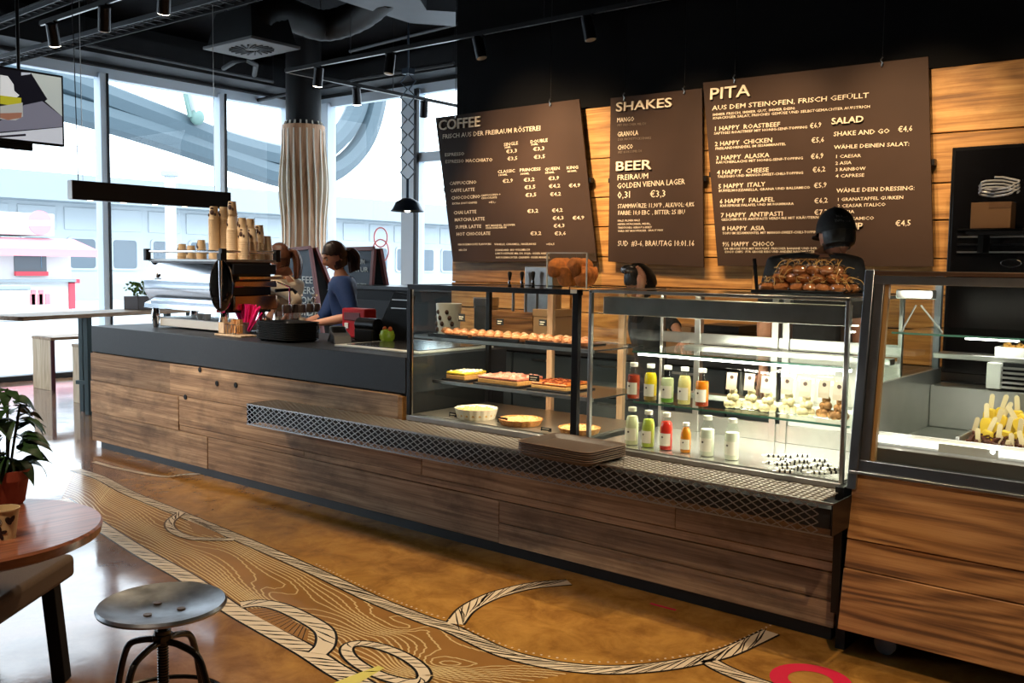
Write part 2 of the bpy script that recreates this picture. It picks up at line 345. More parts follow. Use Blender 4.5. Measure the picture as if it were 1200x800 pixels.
# ================================================================ OUTSIDE
OUTG = mat('pale_paving', (.46,.48,.50), .8, var=.08, vscale=.6)
struct(MB().box(-70, -13.3, -40, 110, -.3, -.06).box(-13.3, 40, 10.5, 110, -.3, -.06), 'ground', OUTG)
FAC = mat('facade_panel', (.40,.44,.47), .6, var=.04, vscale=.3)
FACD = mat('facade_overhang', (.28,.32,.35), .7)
FGL = mat('facade_glass', (.10,.13,.16), .15)
bl = thing('station_building', 'long pale low building with rounded windows across the paved forecourt', 'building', (-40, 30, 0))
MB().box(-6, 0, -55, 75, -.1, 4.0).build('wall', FAC, bl)
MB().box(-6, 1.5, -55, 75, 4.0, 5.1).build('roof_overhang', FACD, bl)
for k in range(42):
    y = -24.2+k*1.9-.05
    f_ = MB().box(0, .05, y, y+1.55, 2.9, 3.85).build('panel', FAC, bl, .02)
    if 2 <= k <= 34 and k not in (13,):
        pts = []
        for (cx, cy, a0) in ((y+1.25, 2.45, 0), (y+.25, 2.45, 90), (y+.25, 1.35, 180), (y+1.25, 1.35, 270)):
            for j in range(4):
                a = math.radians(a0+j*30); pts.append((cx+.16*math.cos(a), cy+.16*math.sin(a)))
        wd = MB().prism(pts, 'X', 0, .07).build('window', FAC, bl)
        pts2 = [((p[0]-y-.75)*.84+y+.75, (p[1]-1.9)*.88+1.9) for p in pts]
        MB().prism(pts2, 'X', .07, .075).build('pane', FGL, wd)
# round elevated ring structure seen above the building
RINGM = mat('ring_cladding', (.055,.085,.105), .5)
ring = thing('elevated_ring', 'huge curved pale blue ring girder sweeping past outside the windows', 'structure', (-34, 22, 8))
def ringpart(pix, wd, hg, name, m, dx=0):
    P = spline([at(x, y, X=-30+dx)-Vector((-34, 22, 8)) for x, y in pix], 6); mb = MB()
    mb.tube(P, hg/2, 8)
    mb.build(name, m, ring)
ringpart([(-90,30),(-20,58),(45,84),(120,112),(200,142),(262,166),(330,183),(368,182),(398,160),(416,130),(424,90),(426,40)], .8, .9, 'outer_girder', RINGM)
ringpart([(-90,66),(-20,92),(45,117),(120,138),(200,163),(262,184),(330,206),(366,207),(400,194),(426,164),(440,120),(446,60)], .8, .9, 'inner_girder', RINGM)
st_ = thing('sloping_mast', 'pale sloping mast with dark hinge outside the middle window', 'mast', (-30, 30, 0))
a_, b_ = at(216, 60, X=-29.4)-Vector((-30,30,0)), at(233, 137, X=-29.4)-Vector((-30,30,0))
MB().bar(a_, b_, .34).build('strut', mat('mast_white', (.5,.55,.58), .5), st_)
a_, b_ = at(206, 60, X=-29.4)-Vector((-30,30,0)), at(223, 137, X=-29.4)-Vector((-30,30,0))
MB().bar(a_, b_, .12).ball(tuple(at(231,137,X=-29.4)-Vector((-30,30,0))), .25, .25, .28).build('hinge_rod', mat('mast_green', (.12,.2,.18), .5), st_)
# lamp post outside
for px, nm in ((201, 'pale slim lamp post outside, seen between the two left mullions'),):
    c = at(px, 330, X=-26)
    lp = thing('lamp_post', nm, 'post', (c[0], c[1], -.06)); MB().cyl((0,0,0), .16, 0, 4.2).build('pole', mat('post_paint', (.42,.47,.5), .5), lp)
    MB().cyl((0,0,0), .26, 4.2, 4.35).build('cap', FACD, lp)
# kiosk
kx = -28.0; k0 = at(-60, 300, X=kx)[1]; k1 = at(62, 300, X=kx)[1]; k2 = at(84, 340, X=kx)[1]
zt0, zt1, zb = at(20, 249, X=kx)[2], at(20, 275, X=kx)[2], -.06
KW = mat('kiosk_white', (.62,.62,.62), .5); KP = mat('kiosk_pink_red', srgb(214,70,84), .6); KPK = mat('awning_pink', srgb(232,140,150), .8)
ki = thing('snack_kiosk', 'white snack kiosk with pink awning outside the leftmost window', 'kiosk', (kx, k0, -.06))
def K(mb, n, m, **k): return mb.xf(Matrix.Translation((-kx, -k0, .06))).build(n, m, ki, **k)
K(MB().box(kx-2.2, kx, k0, k2, zb, zt1-.1), 'body', KW, bevel=.02)
K(MB().box(kx-2.3, kx+.15, k0, k1, zt1, zt0), 'sign_box', KW, bevel=.02)
c = at(47, 261, X=kx+.17); r_ = .32
K(MB().prism([(c[1]+r_*math.cos(math.radians(a)), c[2]+.06+r_*.9*math.sin(math.radians(a))) for a in range(8, 180, 13)], 'X', kx+.15, kx+.18)
  .prism([(c[1]+r_*math.cos(math.radians(a)), c[2]-.06+r_*.9*math.sin(math.radians(a))) for a in range(188, 360, 13)], 'X', kx+.15, kx+.18), 'emblem', KPK)
ya = at(97, 285, X=kx)[1]
za0, za1 = at(40, 279, X=kx)[2], at(40, 291, X=kx)[2]
K(MB().add([(kx,k0,za0),(kx,k2+.1,za0),(kx+.9,ya,za1-.02),(kx+.9,k0,za1-.02),(kx,k0,za0-.06),(kx,k2+.1,za0-.06),(kx+.9,ya,za1-.1),(kx+.9,k0,za1-.1)],
   [(0,1,2,3),(7,6,5,4),(0,3,7,4),(1,5,6,2),(3,2,6,7),(0,4,5,1)]), 'awning', KPK)
K(MB().box(kx+.88, kx+.92, k0, ya, za1-.22, za1-.06), 'awning_valance', KPK)
ya_, yb_ = at(16, 300, X=kx)[1], at(54, 300, X=kx)[1]; z0_, z1_ = at(30, 318, X=kx)[2], at(30, 292, X=kx)[2]
K(MB().box(kx-.02, kx+.02, ya_, yb_, z0_, z1_), 'serving_window', mat('kiosk_dark_glass', (.08,.10,.12), .2))
K(MB().box(kx-.02, kx+.04, ya_+.75, yb_-.15, z0_+.1, z1_-.1), 'poster', mat('poster_blue', srgb(120,160,190), .6))
K(MB().box(kx-.02, kx+.12, ya_, yb_, z0_-.12, z0_), 'window_sill', KP)
K(MB().box(kx-.02, kx+.3, k0, k2, z0_-.3, z0_-.22), 'shelf', FACD)
for j in range(3):
    for (dy, h) in ((0, .42), (.18, .30)):
        y = at(28+j*9, 330, X=kx+.05)[1]+dy
        K(MB().box(kx, kx+.03, y, y+.13, z0_-.95, z0_-.95+h), 'red_pattern', KPK)
c = at(87, 330, X=kx)
K(MB().box(kx-.02, kx+.05, c[1]-.18, c[1], z0_-1.1, z0_-.22).box(kx-.02, kx+.05, c[1]-.18, c[1]+.15, z0_-.34, z0_-.22), 'red_trim', KP)
c = at(10, 352, X=kx+1.2)
tb = thing('litter_bin', 'small white bin beside the snack kiosk outside', 'bin', (kx+1.2, c[1], -.06))
MB().box(-.3, .3, -.45, .45, 0, .85).build('body', KW, tb, .05); MB().box(-.32, .32, -.47, .47, .85, .98).build('lid', FACD, tb, .03)
# ================================================================ FLOOR MURAL (flat paint on the concrete)
INK = mat('mural_black', (.012,.011,.010), .18); CRM = mat('mural_cream', srgb(226,206,178), .2); LIN = mat('mural_grain_line', srgb(226,196,142), .2)
MURB = mat('mural_brown', srgb(150,106,58), .12, var=.1, vscale=4); PINK = mat('mural_pink', srgb(214,42,74), .15); YEL = mat('mural_yellow', srgb(214,202,110), .2)
for m_ in (INK, CRM, LIN, MURB, PINK, YEL): m_.node_tree.nodes['Principled BSDF'].inputs['Specular IOR Level'].default_value = .6
FZ = [at(x, y, Z=0) for x, y in [(0,0)]]
def G(x, y): p = at(x, y, Z=0); return Vector((p[0], p[1], 0))
def ribbon(mb, P, wd, z):
    for i in range(len(P)-1):
        a, b = P[i], P[i+1]; d = (b-a)
        if d.length < 1e-6: continue
        def nrm(j):
            q = P[min(j+1, len(P)-1)]-P[max(j-1, 0)]; q.normalize(); return Vector((-q.y, q.x, 0))
        wa = wd[i] if isinstance(wd, list) else wd; wb = wd[i+1] if isinstance(wd, list) else wd
        na, nb = nrm(i)*wa/2, nrm(i+1)*wb/2
        mb.add([(a.x-na.x, a.y-na.y, z), (a.x+na.x, a.y+na.y, z), (b.x+nb.x, b.y+nb.y, z), (b.x-nb.x, b.y-nb.y, z)], [(0,3,2,1)])
def resample(P, step):
    out = [P[0]]; acc = 0
    for a, b in zip(P[:-1], P[1:]):
        L_ = (b-a).length; t = step-acc
        while t <= L_: out.append(a+(b-a)*(t/L_)); t += step
        acc = (acc+L_) % step
    return out
mural = thing('floor_mural', 'cream and black rope and wood-grain drawing painted on the ochre floor', 'floor painting', (0, 0, 0))
crm, ink, lin, mbw = MB(), MB(), MB(), MB()
def rope(pix, w0=.11, lean=.6, z=.0012, step=.035, ik=1.0):
    P = resample(spline([G(*p) for p in pix], 8), .02); n = len(P)
    ribbon(ink, P, w0+.022, z); ribbon(crm, P, w0, z+.0004)
    rr = random.Random(len(P)); s = int(step/.02)+1; i = 2
    while i < n-4:
        q = (P[i+1]-P[i-1]).normalized(); nn = Vector((-q.y, q.x, 0)); k = rr.uniform(.8, 1.3)
        a = P[i]-nn*w0*.5-q*lean*w0*k; b = P[i]+nn*w0*.5+q*lean*w0*k; c = P[i]+nn*rr.uniform(-.01,.01)
        ribbon(ink, [a, c, b], [.003, .0075*k*ik, .003], z+.0008); i += max(1, int(s*rr.uniform(.8, 1.9)))
    return P
UP = [(88,550),(118,560),(150,577),(204,599),(252,619),(302,640),(370,670),(437,702),(500,727),(525,735),(585,763),(637,777),(690,784),(742,784),(795,778),(847,766),(880,752),(905,740)]
LO = [(72,585),(95,600),(120,618),(167,648),(221,678),(269,712),(309,735),(356,761),(392,784),(420,800),(470,830)]
rope(UP, .072, 1.3); rope(LO, .085, .6, step=.055, ik=1.5)
rope([(212,601),(199,612),(203,622),(222,630),(246,632),(278,632)], .045, 1.2, .0022)
rope([(282,709),(305,707),(330,712),(360,726),(380,740),(381,756),(370,768)], .075, .8, .0022, .05, 1.4)
rope([(533,731),(546,715),(566,703),(590,694),(625,686),(668,682)], .075, 1.4)
rope([(828,773),(848,784),(872,794),(905,806)], .07, 1.3)
rope([(110,541),(140,549),(190,558),(215,556),(236,555)], .04, .5)
# oval buckle
bc = [(452+46*math.cos(a), 777+17*math.sin(a)+(.33*46*math.cos(a))) for a in [2*PI*k/16 for k in range(17)]]
rope(bc, .045, .4, .0026)
# hatched insets
for quad in ([(288,714),(318,712),(362,738),(360,752),(310,728)], [(218,606),(240,613),(262,628),(228,626)]):
    P = [G(*p) for p in quad]; MB().add([(p.x, p.y, .0014) for p in P], [tuple(range(len(P)))]).build('hatched_inset', MURB, mural, smooth=False)
    for q in range(14):
        a = P[0].lerp(P[1], q/14) if q < 0 else P[0].lerp(P[-2], q/14); b = P[1].lerp(P[2], q/14); ribbon(ink, [a, b], .004, .0018)
# dotted line beside the rope
for P in (resample(spline([G(x+1, y-9) for x, y in UP[6:]], 8), .035),):
    for p in P: crm.box(p.x-.004, p.x+.004, p.y-.004, p.y+.004, .0005, .0016)
# wood grain : level lines of a stretched field between the two ropes
Ua = spline([G(*p) for p in UP[:13]], 8); La = spline([G(*p) for p in LO[:12]], 10)
Us = [Ua[int(i*(len(Ua)-1)/200)] for i in range(201)]; Ls = [La[int(i*(len(La)-1)/200)] for i in range(201)]
NU, NV = 200, 46
def fld(u, v):
    x, y = u*6.0, v
    g = v*17+2.9*noise.noise(Vector((u*5.5, v*1.6, 1.3)))+1.3*noise.noise(Vector((u*17, v*3.5, 5)))
    for cu, cv, a, su, sv in ((.52,.35,5.5,.10,.20),(.86,.55,7.0,.07,.25),(.30,.55,2.6,.10,.2),(.68,.75,4,.09,.16)):
        g += a*math.exp(-((u-cu)/su)**2-((v-cv)/sv)**2)
    return g
gv = [[fld(i/NU, j/NV) for j in range(NV+1)] for i in range(NU+1)]
def pos(i, j):
    v = .05+.90*j/NV; a = min(200, max(0, i)); i0 = int(a); t = a-i0; i1 = min(200, i0+1)
    lo = Ls[i0].lerp(Ls[i1], t); up = Us[i0].lerp(Us[i1], t); return lo.lerp(up, v)
for i in range(NU):
    for j in range(NV):
        cell = ((i,j),(i+1,j),(i+1,j+1),(i,j+1)); val = [gv[a][b] for a, b in cell]
        lo_, hi_ = min(val), max(val)
        for lev in range(math.ceil(lo_), math.floor(hi_)+1):
            pts = []
            for k in range(4):
                a, b = val[k], val[(k+1)%4]
                if (a < lev) != (b < lev):
                    t = (lev-a)/(b-a); A, B = cell[k], cell[(k+1)%4]; pts.append(pos(A[0]+(B[0]-A[0])*t, A[1]+(B[1]-A[1])*t))
            if len(pts) >= 2:
                a, b = pts[0], pts[1]; d = b-a
                if d.length > 1e-4: ribbon(lin, [a-d*.08, b+d*.08], .0075, .001)
lin.build('grain_lines', LIN, mural, kind='stuff', smooth=False)
crm.build('rope_fill', CRM, mural, kind='stuff', smooth=False)
ink.build('rope_outline', INK, mural, kind='stuff', smooth=False)
# brown grain band under the lines
mb = MB()
for i in range(200):
    mb.add([(Ls[i].x,Ls[i].y,.0004),(Us[i].x,Us[i].y,.0004),(Us[i+1].x,Us[i+1].y,.0004),(Ls[i+1].x,Ls[i+1].y,.0004)], [(0,3,2,1)])
mb.build('brown_band', MURB, mural, smooth=False)
mb = MB(); c0 = G(950, 797); ro = abs((G(903,790)-G(1000,800)).length)/2
for k in range(40):
    a, b = 2*PI*k/40, 2*PI*(k+1)/40
    mb.add([(c0.x+ro*q*math.cos(t), c0.y+ro*q*math.sin(t), .0012) for q, t in ((1,a),(1,b),(.55,b),(.55,a))], [(0,1,2,3)])
mb.build('pink_ring', PINK, mural, smooth=False)
mb = MB(); ribbon(mb, [G(385,806), G(415,797), G(447,782)], [.03, .07, .035], .0034); mb.build('yellow_stroke', YEL, mural, smooth=False)
mb = MB(); ribbon(mb, [G(762,707), G(792,715)], .02, .0012); mb.build('pink_stroke', PINK, mural, smooth=False)
# ================================================================ CEILING GEAR
TZ = 3.64
def P3(x, y, z=TZ): return at(x, y, Z=z)
Y1_, X1_, Y0_ = P3(335,85)[1], P3(335,85)[0], P3(48,30)[1]
def track_spot(px, py, aim, label, lit=True, tz=TZ):
    p = P3(px, py, tz)
    if abs(p[1]-Y1_) < .6: p = Vector((at(px, py, Y=Y1_)[0], Y1_, tz))
    elif abs(p[1]-Y0_) < .8 and px < 330: p = Vector((at(px, py, Y=Y0_)[0], Y0_, tz))
    else: p = Vector((X1_, at(px, py, X=X1_)[1], tz))
    t = thing('track_spotlight', label, 'spotlight', tuple(p), 0, 'black track spotlights under the ceiling')
    d = (Vector(aim)-p).normalized(); q = d.to_track_quat('-Z', 'Y').to_matrix().to_4x4()
    T = Matrix.Translation((0,0,-.10)) @ q
    MB().box(-.05, .05, -.018, .018, -.02, 0).cyl((0,0,0), .012, -.1, -.02, 8).build('adapter', BLACKM, t)
    MB().lathe([(.03,.09),(.048,.085),(.05,-.10),(.044,-.10),(.042,-.085)], (0,0,0), 20).xf(T).build('housing', BLACKM, t)
    MB().lathe([(.046,-.101),(.046,-.104),(.03,-.110),(0,-.112)], (0,0,0), 20).xf(T).build('lens', mat('lamp_lens', (1,.9,.75), .4, emit=(1,.86,.66), es=14 if lit else .0), t)
def rail(name, a, b, label, m=DUCTC, w_=.034):
    a = Vector(a); b = Vector(b); t = thing(name, label, 'lighting track', tuple((a+b)/2)); c = (a+b)/2
    MB().bar(a-c, b-c, w_, .036).build('profile', m, t); MB().bar(a-c+Vector((0,0,-.02)), b-c+Vector((0,0,-.02)), .012, .004).build('contact_strip', STEEL, t)
    for k in range(3):
        p = (a-c).lerp(b-c, .15+.35*k); MB().cyl(tuple(p), .004, 0, 4.9-a.z, 6).build('hanger', BLACKM, t)
y1 = P3(335,85)[1]; x1_ = P3(335,85)[0]
rail('lighting_track', (x1_, y1, TZ+.02), (-1.5, y1, TZ+.02), 'black lighting track running over the service counter towards the right')
rail('lighting_track', (x1_, y1, TZ+.02), (x1_, 9.6, TZ+.02), 'black lighting track running from the column towards the far window')
a_ = P3(48,30); rail('lighting_track', (a_[0], a_[1], TZ+.02), (-3, a_[1], TZ+.02), 'short-looking lighting track at the top left above the hanging screen')
track_spot(62, 31, (-9.8, 5.2, 0), 'lit black spotlight on the end of the top left track')
track_spot(122, 8, (-9, 4.6, 0), 'unlit black spotlight second along the top left track', False)
track_spot(192, -10, (-8.6, 4.9, 0), 'lit spotlight cut by the top edge above the cassette unit')
track_spot(373, 83, (-9, 6.9, 0), 'lit black spotlight above the clad column, on the far-running track')
track_spot(418, 98, (-9, 8.2, 0), 'lit downward spotlight right of the clad column', True)
track_spot(457, 56, (-7, 6, 0), 'unlit black spotlight on the counter track above the scissor lamp', False)
track_spot(497, 112, (-9.4, 9.3, 0), 'pale-edged spotlight against the far window right of the scissor lamp', False)
track_spot(562, 33, (-5, 6.6, 1), 'dim spotlight above the coffee board on the counter track', False)
track_spot(690, 8, (-4, 6.6, 1), 'dim spotlight above the narrow shakes board', False)
# cassette air unit
zc = 3.8; cc = (P3(245,58,zc)+P3(345,58,zc))/2
cu = thing('air_cassette', 'square ceiling air diffuser with pale swirl grille and dark hood', 'air vent', (cc[0], cc[1], zc))
hx, hy = .42, .30
MB().box(-hx, hx, -hy, hy, 0, .03).build('face_plate', mat('diffuser_grey', (.11,.115,.12), .6), cu, .004)
for k in range(20):
    a = 2*PI*k/20; MB().bar((.09*math.cos(a), .07*math.sin(a), -.004), (.27*math.cos(a+.35), .2*math.sin(a+.35), -.004), .016, .012).build('swirl_slot', BLACK, cu)
MB().add([(-hx+.03,-hy+.03,.03),(hx-.03,-hy+.03,.03),(hx-.03,hy-.03,.03),(-hx+.03,hy-.03,.03),(-.3,-.22,.36),(.3,-.22,.36),(.3,.22,.36),(-.3,.22,.36)],
   [(0,1,5,4),(1,2,6,5),(2,3,7,6),(3,0,4,7),(4,5,6,7)]).build('hood', DUCTC, cu)
MB().cyl((-.2,-.15,0), .006, .36, 4.9-zc, 6).cyl((.2,.15,0), .006, .36, 4.9-zc, 6).build('hanger', BLACKM, cu)
# round flexible duct from cassette
dp = [at(x, y, Z=z) for x, y, z in ((300,30,4.0),(312,14,4.15),(340,18,4.2),(380,30,4.2),(420,18,4.25),(455,-10,4.3))]
dt = thing('flexible_duct', 'fat black flexible air duct curving behind the air diffuser', 'duct', tuple(dp[0]))
P = spline([p-dp[0] for p in dp], 8); MB().tube(P, [.16+.008*(i%2) for i in range(len(P))], 14).build('hose', DUCTC, dt)
# rectangular grey duct at top centre
A = [at(x, y, Z=4.15) for x, y in ((352,-14),(480,24),(533,31),(640,-8))]
c0 = sum(A, Vector())/4
dd = thing('ventilation_duct', 'large grey rectangular ventilation duct at the top centre of the ceiling', 'duct', tuple(c0))
x0d, x1d = at(400,-5,Z=4.15)[0], at(535,30,Z=4.15)[0]
bot = [at(400,-20,Z=4.15), at(352,-14,Z=4.15), at(440,14,Z=4.15), at(480,27,Z=4.15), at(534,31,Z=4.15), at(534,14,Z=4.15), at(500,12,Z=4.15), at(480,-20,Z=4.15)]
MB().prism([((p-c0)[0], (p-c0)[1]) for p in bot], 'Z', 0, .35).build('duct_body', GREYD, dd)
MB().cyl((-.3,.1,0), .005, .35, .75, 6).build('hanger', BLACKM, dd)
# cable trays, pipes
def tray(a, b, label, w_=.22):
    a = Vector(a); b = Vector(b); c = (a+b)/2; t = thing('cable_tray', label, 'cable tray', tuple(c)); d = (b-a).normalized(); n = Vector((-d.y, d.x, 0))
    for s in (-1, 1): MB().bar(a-c+n*s*w_/2, b-c+n*s*w_/2, .012, .05).build('side_rail', GREYD if s < 0 else DUCTC, t)
    mb = MB(); k = 0
    while k*.16 < (b-a).length:
        p = a-c+d*k*.16; mb.bar(p-n*w_/2, p+n*w_/2, .02, .01); k += 1
    mb.build('rungs', DUCTC, t, kind='stuff')
    mb = MB()
    for j in range(4): mb.tube([a-c+n*(-.07+.045*j)+Vector((0,0,.025)), b-c+n*(-.06+.04*j)+Vector((0,0,.03))], .012, 6)
    mb.build('cables', DUCTC, t, kind='stuff')
a_, b_ = at(-40, 82, Z=4.0), at(300, -8, Z=4.0); tray(a_, b_, 'black cable tray crossing diagonally behind the top left spotlights')
a_, b_ = at(-20, 36, Z=4.1), at(90, -6, Z=4.1); tray(a_, b_, 'second narrower cable tray at the very top left corner', .12)
def pipe(pix, z, r_, label, m=DUCTC):
    A = [at(x, y, Z=z) for x, y in pix]; t = thing('ceiling_pipe', label, 'pipe', tuple(A[0])); MB().tube([p-A[0] for p in A], r_, 8).build('pipe_run', m, t)
    for p in (A[0], A[-1]): MB().cyl(tuple(p-A[0]), .004, 0, 4.9-z, 6).build('hanger', BLACKM, t)
pipe([(100,52),(200,72),(320,96)], 4.1, .022, 'thin dark pipe above the left windows', GREYD)
pipe([(262,80),(275,72),(288,70),(300,76),(298,88)], 4.0, .03, 'hooked dark hose hanging below the air diffuser', DUCTC)
pipe([(410,60),(560,22),(660,-4)], 4.2, .02, 'thin dark pipe beside the counter lighting track', GREYD)
pipe([(300,118),(420,92),(532,74)], 4.2, .03, 'dark pipe running above the far window', DUCTC)
# column with timber fins
cx, cy = at(356, 200, Y=9.2)[0], 9.2
co = thing('clad_column', 'round column wrapped in wavy vertical timber fins, black above', 'column', (cx, cy, 0))
ztop = at(356, 143, Y=9.2)[2]
MB().cyl((0,0,0), .262, ztop-.05, 4.9, 32).build('upper_shaft', BLACK, co)
MB().lathe([(.318,0),(.318,ztop-.06)], (0,0,0), 40).build('core', W_COL, co)
FIN = mat('fin_edge_cream', srgb(214,206,190), .6)
def rad(z): return .345+.022*math.sin(z*2.6+.8)+.012*math.sin(z*5.1)
for k in range(20):
    a = 2*PI*(k+.5)/20; pts = []
    zs = [ztop*i/26 for i in range(27)]
    for z in zs: 
        e = .05*max(0, (z-(ztop-.12))/.12)**2
        pts.append((rad(z)-e, z))
    da = .0105
    V = []; F = []
    for (r_, z) in pts:
        aa = a+.05*math.sin(z*2.1+k*.2)
        ca, sa = math.cos(aa), math.sin(aa); tx, ty = -sa*da, ca*da
        V += [(.26*ca-tx, .26*sa-ty, z), (r_*ca-tx, r_*sa-ty, z), (r_*ca+tx, r_*sa+ty, z), (.26*ca+tx, .26*sa+ty, z)]
    for i in range(len(pts)-1):
        for j in range(4): F.append((i*4+j, i*4+(j+1)%4, i*4+4+(j+1)%4, i*4+4+j))
    n = len(pts)*4-4; F += [(3,2,1,0), (n,n+1,n+2,n+3)]
    MB().add(V, F).build('fin', FIN, co)
# linear pendant
ll = thing('linear_pendant', 'long black box pendant light hanging in front of the left windows', 'pendant lamp', (-8, 4.64, 2.19))
MB().box(-.04, .04, -.77, .775, -.075, .085).build('body', BLACKM, ll, .003)
MB().box(-.038, .038, -.776, -.77, -.073, .083).build('end_cap', ALU, ll)
for y in (-.66, .62): MB().cyl((0,y,0), .003, .085, 2.71, 6).build('suspension_wire', STEELD, ll)
MB().tube([(0,-.7,.085),(.02,-.72,.9),(-.03,-.7,1.3),(.04,-.74,1.5),(0,-.71,2.71)], .004, 6).build('cable', BLACKM, ll)
for k in range(5): MB().cyl((0,-.6+k*.3,0), .025, -.079, -.075, 14).build('downlight', mat('warm_led', (1,.9,.8), .4, emit=(1,.85,.7), es=3), ll)
# scissor lamp
sp = at(478, 150, Y=7.5); sl = thing('scissor_lamp', 'dark metal pendant lamp on an extended scissor arm before the far window', 'pendant lamp', (sp[0], 7.5, 2.2))
SLM = mat('blue_black_metal', srgb(44,54,66), .35, .7)
zz0, zz1, n = .35, 1.5, 7
h = (zz1-zz0)/n; hw = .105
for k in range(n):
    z = zz0+k*h
    for s in (-1, 1):
        MB().bar((0, s*.012, z), (s*hw, s*.012, z+h/2), .012, .008).bar((s*hw, s*.012, z+h/2), (0, s*.012, z+h), .012, .008).build('scissor_link', SLM, sl)
MB().cyl((0,0,0), .018, .12, .36, 12).build('stem', SLM, sl)
MB().box(-.05, .05, -.05, .05, 1.5, 1.56).cyl((0,0,0), .012, 1.56, 2.7, 8).build('mount', SLM, sl)
MB().lathe([(.05,.145),(.08,.13),(.13,.10),(.17,.02),(.19,0),(.185,-.004),(.16,.015),(.12,.09),(.07,.12)], (0,0,0), 28).build('shade', SLM, sl)
MB().ball((0,0,.03), .045).build('bulb', mat('bulb_white', (1,.95,.85), .4, emit=(1,.9,.75), es=4), sl)
# hanging screen
TVX = -8.6; ty1 = at(75,130,X=TVX)[1]; tz1, tz0 = at(75,89,X=TVX)[2], at(75,172,X=TVX)[2]; ty0 = ty1-1.12; 
tv = thing('hanging_screen', 'flat black-framed screen showing a glass jar, top left before the windows', 'screen', (TVX, (ty0+ty1)/2, (tz0+tz1)/2))
hw_, hh_ = (ty1-ty0)/2, (tz1-tz0)/2
MB().box(-.05, .0, -hw_, hw_, -hh_, hh_).build('bezel', BLACKM, tv, .006)
MB().box(-.09, -.05, -.3, .3, -hh_-.06, -hh_+.2).build('mount_bar', BLACKM, tv)
MB().cyl((-.06,.2,0), .015, hh_-.1, 4.9-(tz0+tz1)/2, 10).cyl((-.06,-.2,0), .015, hh_-.1, 4.9-(tz0+tz1)/2, 10).build('ceiling_rod', BLACKM, tv)
def scr(name, c, pts, x):
    m = mat('screen_'+name, c, .3, emit=c[:3], es=.75)
    pts = [(max(-hw_+.02, min(hw_-.02, p[0])), max(-hh_+.02, min(hh_-.02, p[1]))) for p in pts]
    MB().prism(pts, 'X', x, x+.001).build(name, m, tv, smooth=False)
def sp_(zx, zy):  # crop pixel (600x800 crop of 0..90 x 60..180) -> screen coordinates
    p = at(zx*.15, 60+zy*.15, X=TVX+.002); return (p[1]-(ty0+ty1)/2, p[2]-(tz0+tz1)/2)
scr('picture_ground', srgb(20,20,28), [(-1,-1),(1,-1),(1,1),(-1,1)], .0005)
scr('picture_table', srgb(116,116,130), [sp_(-400,640), sp_(-400,560), sp_(0,545), sp_(190,420), sp_(330,390), sp_(485,510), sp_(490,590), sp_(0,630)], .0015)
scr('picture_cloth', srgb(196,200,208), [sp_(-400,700), sp_(0,640), sp_(490,595), sp_(492,760), sp_(0,720), sp_(-400,720)], .0025)
scr('picture_paper', srgb(172,180,176), [sp_(240,165), sp_(490,190), sp_(488,510), sp_(350,390), sp_(370,375)], .0035)
scr('picture_paper', srgb(180,186,196), [sp_(165,165), sp_(240,150), sp_(235,180), sp_(165,190)], .0035)
scr('picture_jar', srgb(168,170,166), [sp_(0,430), sp_(175,400), sp_(178,510), sp_(120,540), sp_(0,530)], .0045)
scr('picture_jar_grain', srgb(150,104,84), [sp_(0,485), sp_(170,480), sp_(165,520), sp_(60,538), sp_(0,520)], .0055)
scr('picture_jar_lid', srgb(176,170,44), [sp_(0,345), sp_(165,365), sp_(165,405), sp_(60,420), sp_(0,410)], .0055)
scr('picture_dessert', srgb(214,216,216), [sp_(0,185), sp_(60,195), sp_(105,260), sp_(110,310), sp_(150,345), sp_(120,370), sp_(0,350)], .0050)
scr('picture_strip', srgb(34,30,38), [sp_(-300,680), sp_(0,660), sp_(200,645), sp_(200,662), sp_(0,682), sp_(-300,705)], .0055)
# ================================================================ SERVICE COUNTER
YC = 3.952
ct = thing('service_counter', 'long service counter clad in reclaimed grey-brown planks with anthracite top', 'counter', (-6, YC, 0))
def CT(mb, n, m, **k): return mb.xf(Matrix.Translation((6, -YC, 0))).build(n, m, ct, **k)
CT(MB().box(-7.84, -4.06, 3.985, 4.88, .07, .84).box(-4.06, -1.42, 3.985, 4.72, .07, .66), 'carcass', BLACK)
CT(MB().box(-7.866, -4.055, 3.958, 4.90, .83, 1.05), 'worktop', FASCIA, bevel=.003)
CT(MB().box(-7.80, -1.45, 3.992, 4.6, 0, .07), 'kick_plate', KICK)
CT(MB().box(-7.865, -7.845, 3.97, 4.88, .07, .83), 'end_panel', W_RECL)
def planks(z0, z1, xs, off=None):
    for a, b in zip(xs[:-1], xs[1:]):
        o_ = rnd.uniform(0, .007) if off is None else off
        CT(MB().box(a+.0015, b-.0015, 3.944-o_, 3.985, z0+.002, z1-.002), 'plank', W_RECL, bevel=.002, seg=1)
planks(.585, .822, [-7.862, -6.62, -4.10])
CT(MB().box(-4.10, -4.065, 3.94, 3.985, .60, .815), 'end_trim', W_WALL, bevel=.002)
planks(.585, .665, [-4.06, -2.6, -1.42])
planks(.315, .585, [-7.858, -6.50], .008); planks(.36, .585, [-6.50, -3.9, -2.2, -1.42]); planks(.315, .36, [-6.50, -5.0, -1.42], .0)
planks(.072, .315, [-7.85, -6.12], .006); planks(.072, .345-.03, [-6.12, -3.3], .002); planks(.19, .315, [-3.3, -1.42]); planks(.072, .19, [-3.3, -1.42])
for (px, py) in ((235,433),(255,449),(277,451),(218,465)):
    p = at(px, py, Y=3.943); CT(MB().lathe([(.019,.0),(.019,.006)], (0,0,0), 12, 'Y').xf(Matrix.Translation((p[0], 3.934, p[2]))), 'bolt_hole', BLACK)
dk = thing('dark_end_panel', 'narrow dark metal panel closing the counter beside the ice cabinet', 'panel', (-1.385, 3.95, 0))
